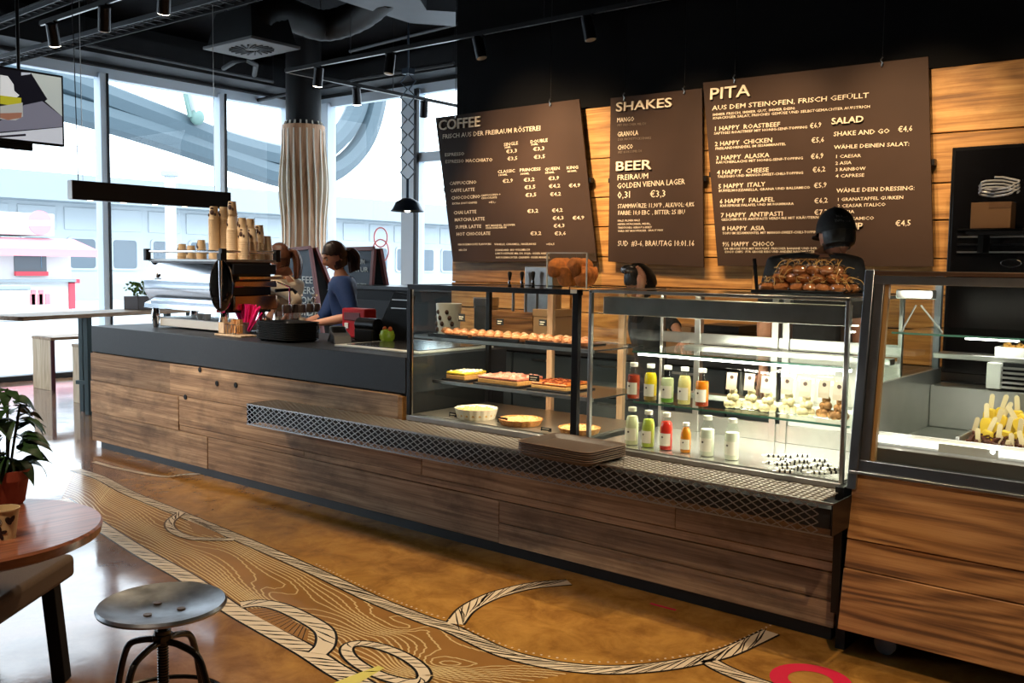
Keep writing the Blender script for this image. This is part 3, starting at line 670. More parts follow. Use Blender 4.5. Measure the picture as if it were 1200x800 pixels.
MB().box(-.035, .0, -.06, .75, .16, .70).build('panel_body', BLACKM, dk); MB().box(-.02,.02,-.03,.7,0,.16).build('foot', BLACK, dk)
# drop-in panel on the worktop
sl_ = thing('cold_well', 'white-edged drop-in cold well set in the worktop beside the cake case', 'tray', (-4.55, 4.52, 1.05))
MB().box(-.40, .40, -.36, .36, 0, .012).build('rim', WHITE, sl_, .003); MB().box(-.34, .34, -.30, .30, .012, .016).build('lid', mat('dark_well', (.06,.06,.065), .15), sl_)
# mesh ledge
YL, LZ0, LZ1, LX0, LX1 = 3.685, .542, .674, -5.262, -1.352
lg = thing('mesh_ledge', 'expanded-metal tray ledge running along the front of the glass cases', 'shelf', (-3.3, YL, .6))
def LG(mb, n, m, **k): return mb.xf(Matrix.Translation((3.3, -YL, -.6))).build(n, m, lg, **k)
LG(MB().box(LX0+.02, LX1-.02, YL+.03, 3.93, LZ0+.02, LZ1-.03), 'inner_box', mat('ledge_black', (.008,.008,.009), .6))
cw = .0575; ch_ = .033
def strands(n0, quad, wid, thk):
    mb = MB()
    nx = int((LX1-LX0)/cw)
    (u0, u1) = quad
    rows = int(round((u1-u0)/ch_)); hh = (u1-u0)/rows
    for i in range(-0, nx):
        for j in range(rows):
            xa = LX0+i*cw; a = u0+j*hh
            for s in (0, 1):
                p0 = (xa, a+(hh if s else 0)); p1 = (xa+cw/2, a+hh/2); p2 = (xa+cw, a+(hh if s else 0)) 
                for (q0, q1) in (((xa, a+hh/2), (xa+cw/2, a+(hh if s else 0))), ((xa+cw/2, a+(hh if s else 0)), (xa+cw, a+hh/2))):
                    if n0 == 'front': mb.bar((q0[0], YL, q0[1]), (q1[0], YL, q1[1]), thk, wid, up=(0,1,0))
                    else: mb.bar((q0[0], q0[1], LZ1), (q1[0], q1[1], LZ1), wid, thk)
    return mb
LG(strands('front', (LZ0, LZ1), .003, .0042), 'front_mesh', MESHM, kind='stuff', smooth=False)
LG(strands('top', (YL, 3.94), .010, .005), 'top_mesh', mat('mesh_steel_lit', (.36,.32,.28), .45, .4), kind='stuff', smooth=False)  # paler than the front mesh: reflected case light put into the colour
LG(MB().box(LX0, LX1, YL-.003, YL+.006, LZ1-.004, LZ1+.004).box(LX0, LX1, YL-.003, YL+.006, LZ0-.003, LZ0+.003).box(LX0-.004, LX0, YL, 3.94, LZ1-.005, LZ1+.004), 'edge_wire', MESHM)
for x_ in (LX0, LX1-.006): LG(MB().box(x_, x_+.006, YL, 3.94, LZ0, LZ1), 'end_plate', BLACKM)
# serving trays
TR_ = mat('tray_brown', srgb(72,58,48), .35); TE = mat('tray_edge', srgb(120,98,84), .35)
def tray_shape(hx, hy, r_, h):
    out = MB(); prof = [(0,0),(.0,.0)]
    def rr(sc_, z):
        pts = []
        for (cx_, cy_, a0) in ((hx-r_, hy-r_, 0), (-hx+r_, hy-r_, 90), (-hx+r_, -hy+r_, 180), (hx-r_, -hy+r_, 270)):
            for j in range(6):
                a = math.radians(a0+18*j); pts.append((cx_+(r_+sc_)*math.cos(a), cy_+(r_+sc_)*math.sin(a), z))
        return pts
    loops = [rr(-.035, .0), rr(-.012, h-.002), rr(0, h), rr(0, h-.004), rr(-.012, h-.008), rr(-.035, -.005)]
    V = sum(loops, []); F = []
    for k in range(5):
        F += [(k*24+j, k*24+(j+1)%24, (k+1)*24+(j+1)%24, (k+1)*24+j) for j in range(24)]
    F += [tuple(range(23,-1,-1)), tuple(range(120,144))]
    F[-2] = tuple(range(24)); F[-1] = tuple(range(143,119,-1))
    return out.add(V, F)
tcen = (-2.665, 3.73); t0_ = None
for k in range(6):
    l = 'brown cafeteria tray, topmost of the stack on the mesh ledge' if k == 5 else 'brown cafeteria tray under the topmost one in the ledge stack'
    z = LZ1+.006+.010*k
    if t0_ is None:
        t0_ = thing('serving_tray', l, 'tray', (tcen[0], tcen[1], z), math.radians(-2), 'trays stacked on the mesh ledge')
        tray_shape(.225, .165, .045, .018).build('tray_body', TR_, t0_); MB().tube([Vector(p) for p in [(q[0], q[1], .018) for q in tray_shape(.225,.165,.045,.018).v[48:72]]], .0022, 6, True).build('rim', TE, t0_)
    else: dup(t0_, (tcen[0]+rnd.uniform(-.002,.002), tcen[1]+rnd.uniform(-.002,.002), z), math.radians(-2), l)
# ================================================================ GLASS CASES
LED = mat('led_strip', (1,.93,.82), .4, emit=(1,.90,.74), es=9)
LEDW = mat('led_strip_white', (1,.97,.92), .4, emit=(1,.95,.86), es=16)
def glass_box(root, x0, x1, y0, y1, z0, z1, fr, w_, top=True, fpost=None):
    MB().box(x0+w_*.3, x1-w_*.3, y0, y0+.006, z0, z1).build('front_pane', GLASS, root)
    MB().box(x0, x0+.006, y0+.01, y1, z0, z1).build('side_pane', GLASS, root)
    MB().box(x1-.006, x1, y0+.01, y1, z0, z1).build('side_pane', GLASS, root)
    for x in (x0, x1):
        s = 1 if x == x0 else -1
        MB().box(min(x, x+s*w_), max(x, x+s*w_), y0-.008, y0+.012, z0, z1).build('front_post', fr, root, .002)
        MB().box(min(x, x+s*w_), max(x, x+s*w_), y1-.02, y1, z0, z1).build('rear_post', fr, root, .002)
# ---- black framed cake case
bc_ = thing('cake_case', 'black-framed glass display case holding cakes and quiches', 'display case', (-3.42, 4.35, .675))
O_ = Vector((-3.42, 4.35, .675))
def TT(root, O):
    def f(mb, n, m, **k): return mb.xf(Matrix.Translation(-O)).build(n, m, root, **k)
    return f
BC = TT(bc_, O_)
x0, x1, y0, y1 = -4.045, -2.80, 3.965, 4.70
BC(MB().box(x0, x1, y0-.012, y1, .675, .708), 'base_frame', STEELD, bevel=.003)
BC(MB().box(x0+.03, x1-.02, y0+.03, y1-.03, .708, .714), 'deck', mat('deck_steel', (.42,.38,.32), .3, .9))
BC(MB().box(x0, x1, y0-.008, y0+.03, 1.458, 1.487), 'top_front_rail', BLACKM, bevel=.002)
BC(MB().box(x0, x1, y1-.03, y1, 1.458, 1.487), 'top_rear_rail', BLACKM, bevel=.002)
BC(MB().box(x0, x0+.03, y0, y1, 1.458, 1.487), 'top_side_rail', BLACKM, bevel=.002)
BC(MB().box(x0, x1, y0+.03, y1-.03, 1.476, 1.484), 'top_pane', GLASS)
BC(MB().box(x0, x0+.030, y0-.01, y0+.02, .708, 1.46), 'front_post', BLACKM, bevel=.002)
BC(MB().box(-2.838, -2.800, y0-.012, y0+.02, .690, 1.487), 'front_post', BLACKM, bevel=.002)
BC(MB().box(x0+.03, x0+.036, y0+.0, y0+.008, .708, 1.46), 'glass_trim', STEEL)
BC(MB().box(x0, x0+.03, y1-.03, y1, .708, 1.46), 'rear_post', BLACKM, bevel=.002)
BC(MB().box(x0+.03, -2.838, y0, y0+.006, .708, 1.46), 'front_pane', GLASS)
BC(MB().box(x0+.005, x0+.010, y0+.02, y1-.03, .708, 1.46), 'side_pane', GLASS)
for z in (1.17, .915):
    sh = BC(MB().box(x0+.10, x1+.02, 4.08, 4.56, z-.008, z), 'shelf', mat('smoked_shelf', (.03,.03,.032), .12))
    BC(MB().box(x0+.10, x1+.02, 4.072, 4.082, z-.016, z+.003), 'shelf_edge', STEELD)
for x in (x0+.35, x0+.70, x0+1.0): BC(MB().cyl((x,4.25,0), .028, 1.462, 1.474), 'downlight', LED)
for x in (-3.52, -3.0): BC(MB().box(x-.02, x+.02, y1-.03, y1, .708, 1.46), 'door_stile', W_COL)
BC(MB().box(-2.85, -2.81, y0-.014, y0-.012, 1.468, 1.486), 'price_sticker', WHITE)
# ---- silver case
sc_ = thing('bottle_case', 'brightly lit steel-framed glass case with juice bottles and snack bags', 'display case', (-2.07, 4.35, .675))
O2 = Vector((-2.07, 4.35, .675)); SC = TT(sc_, O2)
x0, x1 = -2.738, -1.415
DECK = mat('deck_bright_steel', (.62,.60,.56), .25, .85)
SC(MB().box(x0, x1, y0-.012, y1, .675, .700), 'base_frame', STEELD, bevel=.003)
SC(MB().box(x0+.012, x1-.012, y0+.02, y1-.03, .700, .706), 'deck', DECK)
for x in (x0, x1-.018): 
    SC(MB().box(x, x+.018, y0-.008, y0+.014, .70, 1.487), 'front_post', STEEL, bevel=.002)
    SC(MB().box(x, x+.018, y1-.03, y1, .70, 1.487), 'rear_post', STEEL, bevel=.002)
SC(MB().box(x0, x1, y0-.008, y0+.02, 1.474, 1.490), 'top_front_rail', STEEL, bevel=.002)
SC(MB().box(x0, x0+.018, y0, y1, 1.474, 1.490).box(x1-.018, x1, y0, y1, 1.474, 1.490), 'top_side_rail', STEEL, bevel=.002)
SC(MB().box(x0+.018, x1-.018, y0+.02, y1, 1.478, 1.486), 'top_pane', GLASS)
SC(MB().box(x0+.04, x1-.03, 4.03, 4.08, 1.365, 1.455), 'light_canopy', STEEL, bevel=.003)
SC(MB().box(x0+.018, x1-.018, y0, y0+.006, .705, 1.474), 'front_pane', GLASS)
SC(MB().box(x0+.004, x0+.009, y0+.014, y1-.03, .705, 1.474), 'side_pane', GLASS)
SC(MB().box(x1-.009, x1-.004, y0+.014, y1-.03, .705, 1.474), 'side_pane', GLASS)
for z, ya_ in ((1.19, 4.03), (.935, 4.05)):
    SC(MB().box(x0+.22, x1-.012, ya_, 4.55, z-.008, z), 'glass_shelf', glass('shelf_glass', (.93,.97,.94), .7))
    SC(MB().box(x0+.22, x1-.012, ya_-.003, ya_, z-.009, z+.001), 'shelf_edge', GREEN_EDGE)
    SC(MB().box(x0+.22, x1-.012, 4.55, 4.62, z-.03, z), 'shelf_rail', STEEL, bevel=.003)
SC(MB().box(x0+.24, x1-.02, ya_+.0, ya_+.02, 1.168, 1.180), 'led_strip', LEDW)
SC(MB().box(x0+.05, x1-.04, 4.17, 4.19, 1.358, 1.365), 'led_strip', mat('led_dim', (1,.93,.8), .4, emit=(1,.9,.76), es=2))
for x in (x0+.24, -2.05, -1.99): SC(MB().box(x-.018, x+.018, y1-.04, y1, .706, 1.474), 'door_stile', STEEL, bevel=.002)
SC(MB().box(x0+.018, x1-.018, y1-.03, y1-.01, 1.19, 1.25).box(x0+.018, x1-.018, y1-.03, y1-.01, .706, .80), 'door_rail', STEEL, bevel=.002)
SC(MB().box(-1.97, x1-.02, y1-.02, y1-.012, .80, 1.17), 'door_panel', mat('pale_rear_panel', (.55,.54,.50), .4))
area('case_light', (-2.1, 4.26, 1.36), (-2.1, 4.32, .7), 10, 1.2, .05, (1,.9,.74))
area('case_light', (-2.0, 4.10, 1.16), (-1.9, 4.30, .9), 5, 1.1, .04, (1,.94,.82))
area('case_light', (-2.0, 4.12, .92), (-2.0, 4.28, .7), 9, 1.1, .04, (1,.94,.82))
area('case_light', (-3.4, 4.12, 1.15), (-3.4, 4.32, .92), 7, 1.1, .04, (1,.84,.62))
area('case_light', (-3.4, 4.05, 1.44), (-3.4, 4.30, .8), 6, 1.1, .04, (1,.84,.62))
area('case_light', (-3.4, 4.12, .90), (-3.4, 4.25, .7), 7, 1.1, .04, (1,.84,.62))
# ---- bottles
CAP = mat('bottle_cap_white', srgb(240,236,226), .4); LBL = mat('bottle_label', srgb(240,232,216), .6); DOT = mat('label_mark', srgb(70,52,40), .6)
CLEARB = glass('bottle_plastic', (.93,.95,.92), .8)
def bottle(pos_, col, label, h=.185, r_=.0325, low=None, scale=1.0, fill=.80):
    t = thing('juice_bottle', label, 'bottle', pos_, rnd.uniform(-.2, .2), 'juice bottles in the lit case')
    full = [(r_*.92,0),(r_,.006),(r_,h*.58),(r_*.95,h*.66),(r_*.78,h*.76),(r_*.56,h*.85),(r_*.54,h*.90)]
    MB().lathe(full, (0,0,0), 20).build('bottle_body', CLEARB, t)
    m = mat('juice', srgb(*col), .25, coat=.5, var=.15, vscale=40)
    liq = [(r_*.90,.003),(r_*.955,.008),(r_*.955,h*.58),(r_*.91,h*.66),(r_*.74,h*.76),(r_*.5,h*.85)]
    liq = [(a, b) for a, b in liq if b <= h*fill]; liq.append((0, liq[-1][1]))
    MB().lathe(liq, (0,0,0), 20).build('juice', m, t)
    if low: MB().lathe([(r_*.96,.004),(r_*.96,h*.15)], (0,0,0), 20).build('sediment', mat('sediment', srgb(*low), .3), t)
    MB().cyl((0,0,0), r_*.62, h*.89, h, 18).build('cap', CAP, t, .002)
    V = []; n = 12
    lb = MB()
    for i in range(n+1):
        a = -PI/2-1.15+2.3*i/n
        for z in (h*.13, h*.46): V.append((r_*1.02*math.cos(a), r_*1.02*math.sin(a), z))
    lb.add(V, [(2*i, 2*i+2, 2*i+3, 2*i+1) for i in range(n)]); l_ = lb.build('label', LBL, t)
    MB().cyl((0,0,0), .005, -.0005, .0005, 10, 'Y').xf(Matrix.Translation((-.004, -r_*1.03, h*.36))).build('label_mark', DOT, l_)
    t.scale = (scale, scale, scale)
zs = .936
for px, py, c, l, lo, f_ in ((746,466,(176,62,40),'red-brown juice bottle, leftmost on the glass shelf',None,.72),(767,468,(240,208,20),'bright yellow juice bottle on the glass shelf',(150,120,60),.8),
     (788,470,(214,220,176),'pale green lemonade bottle with green base on the glass shelf',(120,170,60),.74),(809,472,(234,218,140),'pale straw-yellow juice bottle on the glass shelf',None,.8),
     (831,474,(226,124,22),'orange juice bottle with mint, rightmost on the glass shelf',(160,60,30),.74)):
    p = at(px, py, Z=zs); bottle((p[0], 4.12, zs), c, l, low=lo, fill=f_)
zd = .706
for px, c, l, s_, f_ in ((740,(222,220,180),'whitish lemonade bottle with green tint, leftmost on the case deck',1.04,.8),(759,(176,190,72),'cucumber green water bottle on the case deck',1.0,.8),
     (780,(214,48,34),'bright red juice bottle on the case deck',1.0,.78),(803,(218,130,24),'small orange juice bottle on the case deck',.8,.85),
     (828,(222,222,204),'clear lemonade bottle, second from right on the case deck',1.06,.7),(857,(224,222,202),'clear lemonade bottle, rightmost on the case deck',1.06,.7)):
    p = at(px, 530+(px-740)*.137, Y=4.08); bottle((p[0], 4.08, zd), c, l, scale=s_, fill=f_)
# cucumber slice and berries: dark mint leaf in red and orange bottles
# ---- snack bags
BAGM = glass('cellophane', (.97,.97,.95), 1.2, .05); BALLW = mat('coconut_ball', srgb(206,192,150), .8, var=.12, vscale=90); BALLB = mat('nut_ball', srgb(150,106,62), .8, var=.3, vscale=90)
CARD = mat('bag_card', srgb(176,160,140), .7)
def bag(x, y, z, ballm, label, w_=.080, h=.19):
    t = thing('snack_bag', label, 'bag', (x, y, z), rnd.uniform(-.1,.1), 'cellophane snack bags in the lit case')
    for k, (bx, bz) in enumerate(((-.022,.02),(.022,.02),(0,.022),(-.012,.052),(.014,.056),(.0,.082))):
        MB().ball((bx, (k%2)*.012-.004, bz), .0195, n=12, m=8, jit=.04, seed=k).build('ball', ballm, t)
    a = w_/2; d = .028
    MB().add([(-a,-d,0),(a,-d,0),(a,d,0),(-a,d,0),(-a*1.05,-d*1.1,.07),(a*1.05,-d*1.1,.07),(a*1.05,d*1.1,.07),(-a*1.05,d*1.1,.07),(-a*.95,-.004,h),(a*.95,-.004,h),(a*.95,.004,h),(-a*.95,.004,h)],
       [(0,3,2,1),(0,1,5,4),(1,2,6,5),(2,3,7,6),(3,0,4,7),(4,5,9,8),(5,6,10,9),(6,7,11,10),(7,4,8,11),(8,9,10,11)]).build('cellophane', BAGM, t)
    cdm = MB().add([(-.026,-.024,.092),(.026,-.024,.092),(.026,-.0125,.172),(-.026,-.0125,.172),(-.026,-.022,.092),(.026,-.022,.092),(.026,-.0105,.172),(-.026,-.0105,.172)], [(0,1,2,3),(4,7,6,5),(0,4,5,1),(3,2,6,7),(0,3,7,4),(1,5,6,2)])
    cd_ = cdm.build('label_card', CARD, t)
    MB().cyl((0,0,0), .0095, -.0008, .0008, 14, 'Y').xf(Matrix.Translation((0,-.0165,.152))).build('logo_disc', DOT, cd_)
    mb = MB()
    for k in range(5): mb.box(-.018, .018-.003*(k%2), -.0155-.00115*k-.0012, -.0150-.00115*k, .136-.008*k, .1375-.008*k)
    mb.build('print_lines', DOT, cd_, kind='stuff')
xs_ = [at(px, 480, Y=4.17)[0] for px in (858, 876, 899, 920, 944, 964, 984)]
labs = ['coconut ball bag leftmost on the glass shelf','coconut ball bag second from left on the glass shelf','coconut ball bag third from left on the glass shelf','coconut ball bag fourth from left on the glass shelf',
        'overlit coconut ball bag just left of the brown ball bags','brown nut ball bag nearer the middle of the shelf','brown nut ball bag beside the right case pane']
for k, x in enumerate(xs_): bag(x, 4.17+.03*(k%2), zs, BALLW if k < 5 else BALLB, labs[k])
# ---- wrapped black and white bars on the deck
WRW = mat('wrap_white', srgb(230,226,218), .5); WRB = mat('wrap_black', srgb(26,24,24), .3)
b0 = None
for k in range(26):
    px = rnd.uniform(892, 975); 
    p = at(px, 543+(px-892)*.14+rnd.uniform(-9, 9), Z=zd+.01); z = zd+.008+.013*(k//9)
    if b0 is None:
        b0 = thing('chocolate_bar', 'small black and white wrapped bar in the pile on the case deck', 'sweet', (p[0], p[1], z), 0, 'wrapped bars piled at the right of the case deck')
        MB().box(-.036, .036, -.010, .010, 0, .012).build('wrapper', WRW, b0, .003)
        for s in (-1,0,1): MB().box(s*.022-.0045, s*.022+.0045, -.0105, .0105, -.0005, .0126).build('black_band', WRB, b0)
        MB().add([(-.036,-.008,.006),(-.036,.008,.006),(-.052,.012,.006),(-.052,-.012,.006)], [(0,1,2,3)]).build('twist', WRW, b0)
        b0.rotation_euler = (0,0,.4)
    else: dup(b0, (p[0], max(4.02, p[1]), z), rnd.uniform(-.7, .9))
# ---- cakes
def cake(px, y, z, hx, hy, h, cols, label, name='sheet_cake', rz=0, n=1):
    p = at(px, 300, Y=y)
    t = thing(name, label, 'cake', (p[0], y, z), rz)
    MB().box(-hx-.02, hx+.02, -hy-.02, hy+.02, 0, .008).build('black_tray', BLACKM, t, .003)
    MB().box(-hx, hx, -hy, hy, .008, .008+h*.6).build('sponge', mat('sponge', srgb(214,160,92), .8, var=.15, vscale=80), t, .004)
    MB().box(-hx, hx, -hy, hy, .008+h*.6, .008+h).build('topping', mat('topping', srgb(*cols[0]), .35, coat=.4, var=.25, vscale=60), t, .006)
    mb = MB(); r2 = random.Random(px)
    for k in range(int(60*hx/.12)):
        a, b = r2.uniform(-hx*.95, hx*.95), r2.uniform(-hy*.95, hy*.95); q = r2.uniform(.006, .012)
        mb.ball((a, b, .008+h), q, q, q*.6, 7, 5)
    mb.build('topping_bits', mat('bits', srgb(*cols[1]), .4, coat=.3), t, kind='stuff')
    return t
Z2 = .915
cake(548, 4.24, Z2, .075, .10, .045, ((236,200,60),(246,236,210)), 'yellow cream-topped cake at the left of the middle shelf')
cake(600, 4.26, Z2, .15, .12, .042, ((212,120,96),(232,160,140)), 'long pink-iced sheet cake on the middle shelf')
cake(660, 4.28, Z2, .12, .12, .036, ((190,104,40),(120,50,24)), 'orange-brown berry tart slab on the middle shelf')
Z1_ = 1.17
PAST = mat('pastry_brown', srgb(176,110,66), .7, var=.3, vscale=60)
def pastry(px, y, z, label, s=.03):
    p = at(px, 300, Y=y); return thing('pastry', label, 'pastry', (p[0], y, z), rnd.uniform(0, 3), 'pastries on the top shelf of the cake case')
for (pa, pb, nm) in ((520, 566, 'left'), (572, 626, 'middle'), (634, 690, 'right')):
    a, b = at(pa, 300, Y=4.25)[0], at(pb, 300, Y=4.25)[0]
    pt = thing('pastry_tray', 'black pastry tray at the %s of the top cake case shelf' % nm, 'tray', ((a+b)/2, 4.28, Z1_))
    MB().box((a-b)/2, (b-a)/2, -.16, .16, 0, .006).box((a-b)/2, (b-a)/2, -.165, -.155, 0, .022).build('tray_body', BLACKM, pt, .002)
pp = None; cnt = 0
for k in range(17):
    for j in range(3):
        px = 526+k*10+rnd.uniform(-2, 2); y = 4.17+.09*j
        p = at(px, 300, Y=y); z = Z1_+.006; cnt += 1
        if p[0] > -2.83: continue
        if pp is None:
            pp = thing('pastry', 'small brown sugared pastry in rows on the top cake case shelf', 'pastry', (p[0], y, z), 0, 'small pastries on the top cake case shelf')
            MB().ball((0,0,.018), .034, .027, .020, 12, 7, .12, 3).build('pastry_body', PAST, pp)
            MB().ball((.004,.002,.030), .02, .017, .010, 9, 6, .2, 4).build('sugar_top', mat('sugar_top', srgb(200,156,122), .7), pp)
        else: dup(pp, (p[0], y, z), rnd.uniform(0, 6))
def sign(px, py, y, label, w_=.045, h=.035):
    p = at(px, py, Y=y)
    t = thing('price_card', label, 'price card', (p[0], y, p[2]-h/2)); MB().box(-w_/2, w_/2, -.002, .002, 0, h).build('card', mat('chalk_card', srgb(24,24,26), .6), t)
    MB().box(-.004, .004, .002, .03, 0, .004).build('stand', BLACKM, t)
    for k in range(2): tx = MB().box(-w_*.36, w_*.3-.006*k, -.0028, -.002, h*.55-k*.012, h*.55-k*.012+.004).build('chalk_line', CREAM, t)
for a in ((541,372,4.10,'black price card on the left pastry tray',.05,.045),(586,377,4.10,'black price card on the middle pastry tray',.05,.035),(636,378,4.10,'black price card on the right pastry tray',.05,.035),
          (626,443,4.13,'black price card before the berry tart slab',.07,.035),(531,486,4.06,'black price card beside the white quiche dish',.06,.03),(589,492,4.05,'black price card beside the brown tart',.07,.03),(640,503,4.02,'black price card before the crumble plate',.07,.02)): sign(*a)
# quiches
DZ = .714
def round_pie(px, py, y, label, name, r_, h, dishm, fillc, flutes=True, scale=1):
    p = at(px, py, Y=y)
    t = thing(name, label, 'quiche', (p[0], y, DZ))
    mb = MB(); n = 72; V = []
    prof = [(.80,0,0),(.86,0,1),(1.0,h,1),(.96,h,0),(.94,h*.75,0)]
    for i in range(n):
        a = 2*PI*i/n
        for q, z, fl in prof:
            rr = r_*q+(r_*.022*(1 if (i//2)%2 else -1) if fl and flutes else 0); V.append((rr*math.cos(a), rr*math.sin(a), z))
    k = len(prof); F = [(i*k+j, ((i+1)%n)*k+j, ((i+1)%n)*k+j+1, i*k+j+1) for i in range(n) for j in range(k-1)]+[tuple(i*k for i in range(n-1,-1,-1))]
    mb.add(V, F).build('dish', dishm, t)
    MB().lathe([(r_*.90,h*.3),(r_*.915,h*.78),(r_*.5,h*.86),(0,h*.88)], (0,0,0), 36).build('filling', mat('quiche_fill', srgb(*fillc), .6, coat=.2, var=.35, vscale=70), t)
    mb = MB(); r2 = random.Random(px)
    for q in range(90):
        a = r2.uniform(0, 6.28); rr = r_*.9*math.sqrt(r2.random()); s = r2.uniform(.004, .010); mb.ball((rr*math.cos(a), rr*math.sin(a), h*.86), s, s, s*.6, 6, 4)
    mb.build('crumbs', mat('quiche_crumb', srgb(min(255,fillc[0]+25), min(255,fillc[1]+25), fillc[2]+20), .7), t, kind='stuff')
CER = mat('white_ceramic', srgb(236,226,204), .2); CRUST = mat('crust', srgb(186,126,66), .7, var=.2, vscale=60)
round_pie(560, 300, 4.12, 'quiche in a deep white fluted dish at the left of the case deck', 'quiche', .125, .062, CER, (206,160,90))
round_pie(613, 300, 4.13, 'brown-crusted tart in the middle of the cake case deck', 'tart', .125, .034, CRUST, (206,150,96))
round_pie(683, 300, 4.14, 'crumble tart on a white plate behind the black post', 'crumble_tart', .115, .030, CRUST, (206,166,104))
pl_ = at(683, 300, Y=4.14)
# wrapped cookies on tray, cookie jar
tk = thing('bakery_tray', 'thin black tray on top of the bottle case at its right end', 'tray', (-1.93, 4.40, 1.490))
pX = [at(898, 340, Y=4.40)[0], at(1004, 340, Y=4.40)[0]]; tk.location[0] = sum(pX)/2; hw = (pX[1]-pX[0])/2
MB().box(-hw, hw, -.17, .17, 0, .006).box(-hw, hw, -.175, -.165, 0, .018).box(-hw, hw, .165, .175, 0, .018).build('tray_body', BLACKM, tk, .003)
COOK = mat('cookie', srgb(176,112,62), .8, var=.3, vscale=60); CELLO = glass('cello_wrap', (.98,.96,.92), 4.0, .10); RAF = mat('raffia', srgb(206,166,96), .7)
ck = None
for j, (n, z) in enumerate(((6, .006), (5, .052), (4, .090))):
    for i in range(n):
        for yy in ((-.09, .0, .09) if j == 0 else (-.05, .05)):
            x = tk.location[0]+(i-(n-1)/2)*.068+rnd.uniform(-.01,.01); y = 4.40+yy
            if ck is None:
                ck = thing('wrapped_cookie', 'cellophane-wrapped cookie tied with raffia in the heap on the bakery tray', 'cookie', (x, y, 1.49+z), 0, 'wrapped cookies heaped on the bakery tray')
                MB().ball((0,0,.022), .036, .036, .022, 12, 7, .10, 5).build('cookie', COOK, ck)
                MB().ball((0,0,.024), .042, .042, .028, 10, 7, .16, 6).lathe([(.006,.048),(.008,.056),(.03,.078),(.024,.075)], (0,0,0), 9).build('wrap', CELLO, ck)
                MB().tube(spline([(.0,.0,.05),(.02,.01,.07),(.045,-.02,.06),(.05,-.04,.03)], 4), .0016, 5).tube(spline([(.0,.0,.05),(-.02,.02,.075),(-.05,.0,.07)], 4), .0016, 5).tube([(.008*math.cos(a), .008*math.sin(a), .052) for a in [k*.8 for k in range(8)]], .002, 5, True).build('raffia_bow', RAF, ck)
            else: dup(ck, (x, y, 1.49+z), rnd.uniform(0, 6))
pa, pb = at(641, 336, Y=4.10), at(688, 336, Y=4.10); jw = (pb[0]-pa[0])/2
jr = thing('cookie_box', 'clear acrylic box filled with big brown cookies on top of the cake case', 'container', ((pa[0]+pb[0])/2, 4.165, 1.488))
jh = at(645, 296, Y=4.12)[2]-1.488
MB().box(-jw, jw, -.07, -.066, .004, jh).build('front_wall', GLASS, jr); MB().box(-jw, jw, .066, .07, .004, jh).build('rear_wall', GLASS, jr)
MB().box(-jw, -jw+.004, -.066, .066, .004, jh).build('side_wall', GLASS, jr); MB().box(jw-.004, jw, -.066, .066, .004, jh).build('side_wall', GLASS, jr)
MB().box(-jw, jw, -.07, .07, 0, .004).build('base', GLASS, jr)
EDG = mat('acrylic_edge', (.7,.72,.72), .1)
MB().box(-jw-.001, -jw+.005, -.072, -.066, 0, jh).box(jw-.005, jw+.001, -.072, -.066, 0, jh).box(-jw, jw, -.072, -.067, jh-.004, jh+.001).build('bright_edge', EDG, jr)
c0_ = None
for k in range(16):
    x = jr.location[0]+(-.09+.06*(k%4)); y = 4.165-.045+.03*(k//4); z = 1.494+.058
    T_ = (rnd.uniform(-.5,.5), PI/2+rnd.uniform(-.5,.5), rnd.uniform(-.4,.4))
    if c0_ is None:
        c0_ = tag(MB().lathe([(0,-.008),(.045,-.008),(.056,0),(.045,.009),(0,.012)], (0,0,0), 18).build('big_cookie', mat('big_cookie', srgb(196,112,48), .8, var=.35, vscale=45)), 'large round brown cookie standing among others in the acrylic box', 'cookie', 'large cookies in the acrylic box')
        o = c0_
    else: o = c0_.copy(); C.objects.link(o)
    o.location = (x, y, z+(.045 if k%2==0 else 0)); o.rotation_euler = (PI/2*.9+rnd.uniform(-.3,.3), rnd.uniform(-.5,.5), rnd.uniform(-.5,.5))
# beer taps
tp = at(618, 322, Y=5.9); tm = thing('beer_tap_block', 'satin steel beer tap block with black handles seen above the cake case', 'beer tap', (tp[0], 5.9, .98))
zt_ = at(618, 312, Y=5.9)[2]-.98
MB().box(at(615,320,Y=5.9)[0]-tp[0], at(648,320,Y=5.9)[0]-tp[0], 0, .12, 0, zt_).build('block', STEELD, tm, .006)
for px in (594.5, 609, 622):
    x = at(px, 325, Y=5.82)[0]-tp[0]
    zc_ = at(px, 330, Y=5.82)[2]-.98
    MB().tube([(x,.05,zc_-.06),(x,-.03,zc_-.05),(x,-.05,zc_-.01),(x,-.05,zc_+.01)], .012, 8).build('spout', CHROME, tm)
    MB().lathe([(.008,0),(.014,.03),(.018,.055),(.012,.07),(0,.072)], (x,-.05,zc_+.01), 12).build('handle', BLACK, tm)
    MB().cyl((x,-.0,0), .012, 0, zc_-.05, 8).build('riser', STEELD, tm)
# back counter
bk = thing('back_counter', 'dark back counter with drawers along the timber wall', 'counter', (-4, 5.9, 0))
MB().box(-2.05, 3.6, -.12, .66, .94, .98).build('worktop', mat('back_top', (.05,.05,.052), .3), bk, .003)
MB().box(-2.0, 3.6, -.06, .66, .06, .94).build('carcass', BLACK, bk)
FR = mat('drawer_front', (.06,.075,.085), .45)
for k in range(9):
    x = -1.98+k*.62
    for z0_, z1_ in ((.08,.36),(.37,.64),(.65,.92)):
        d_ = MB().box(x, x+.6, -.085, -.06, z0_, z1_).build('drawer', FR, bk, .003); MB().box(x+.2, x+.4, -.10, -.09, z1_-.05, z1_-.035).box(x+.2, x+.21, -.10, -.085, z1_-.05, z1_-.035).box(x+.39, x+.4, -.10, -.085, z1_-.05, z1_-.035).build('drawer_handle', STEELD, d_)
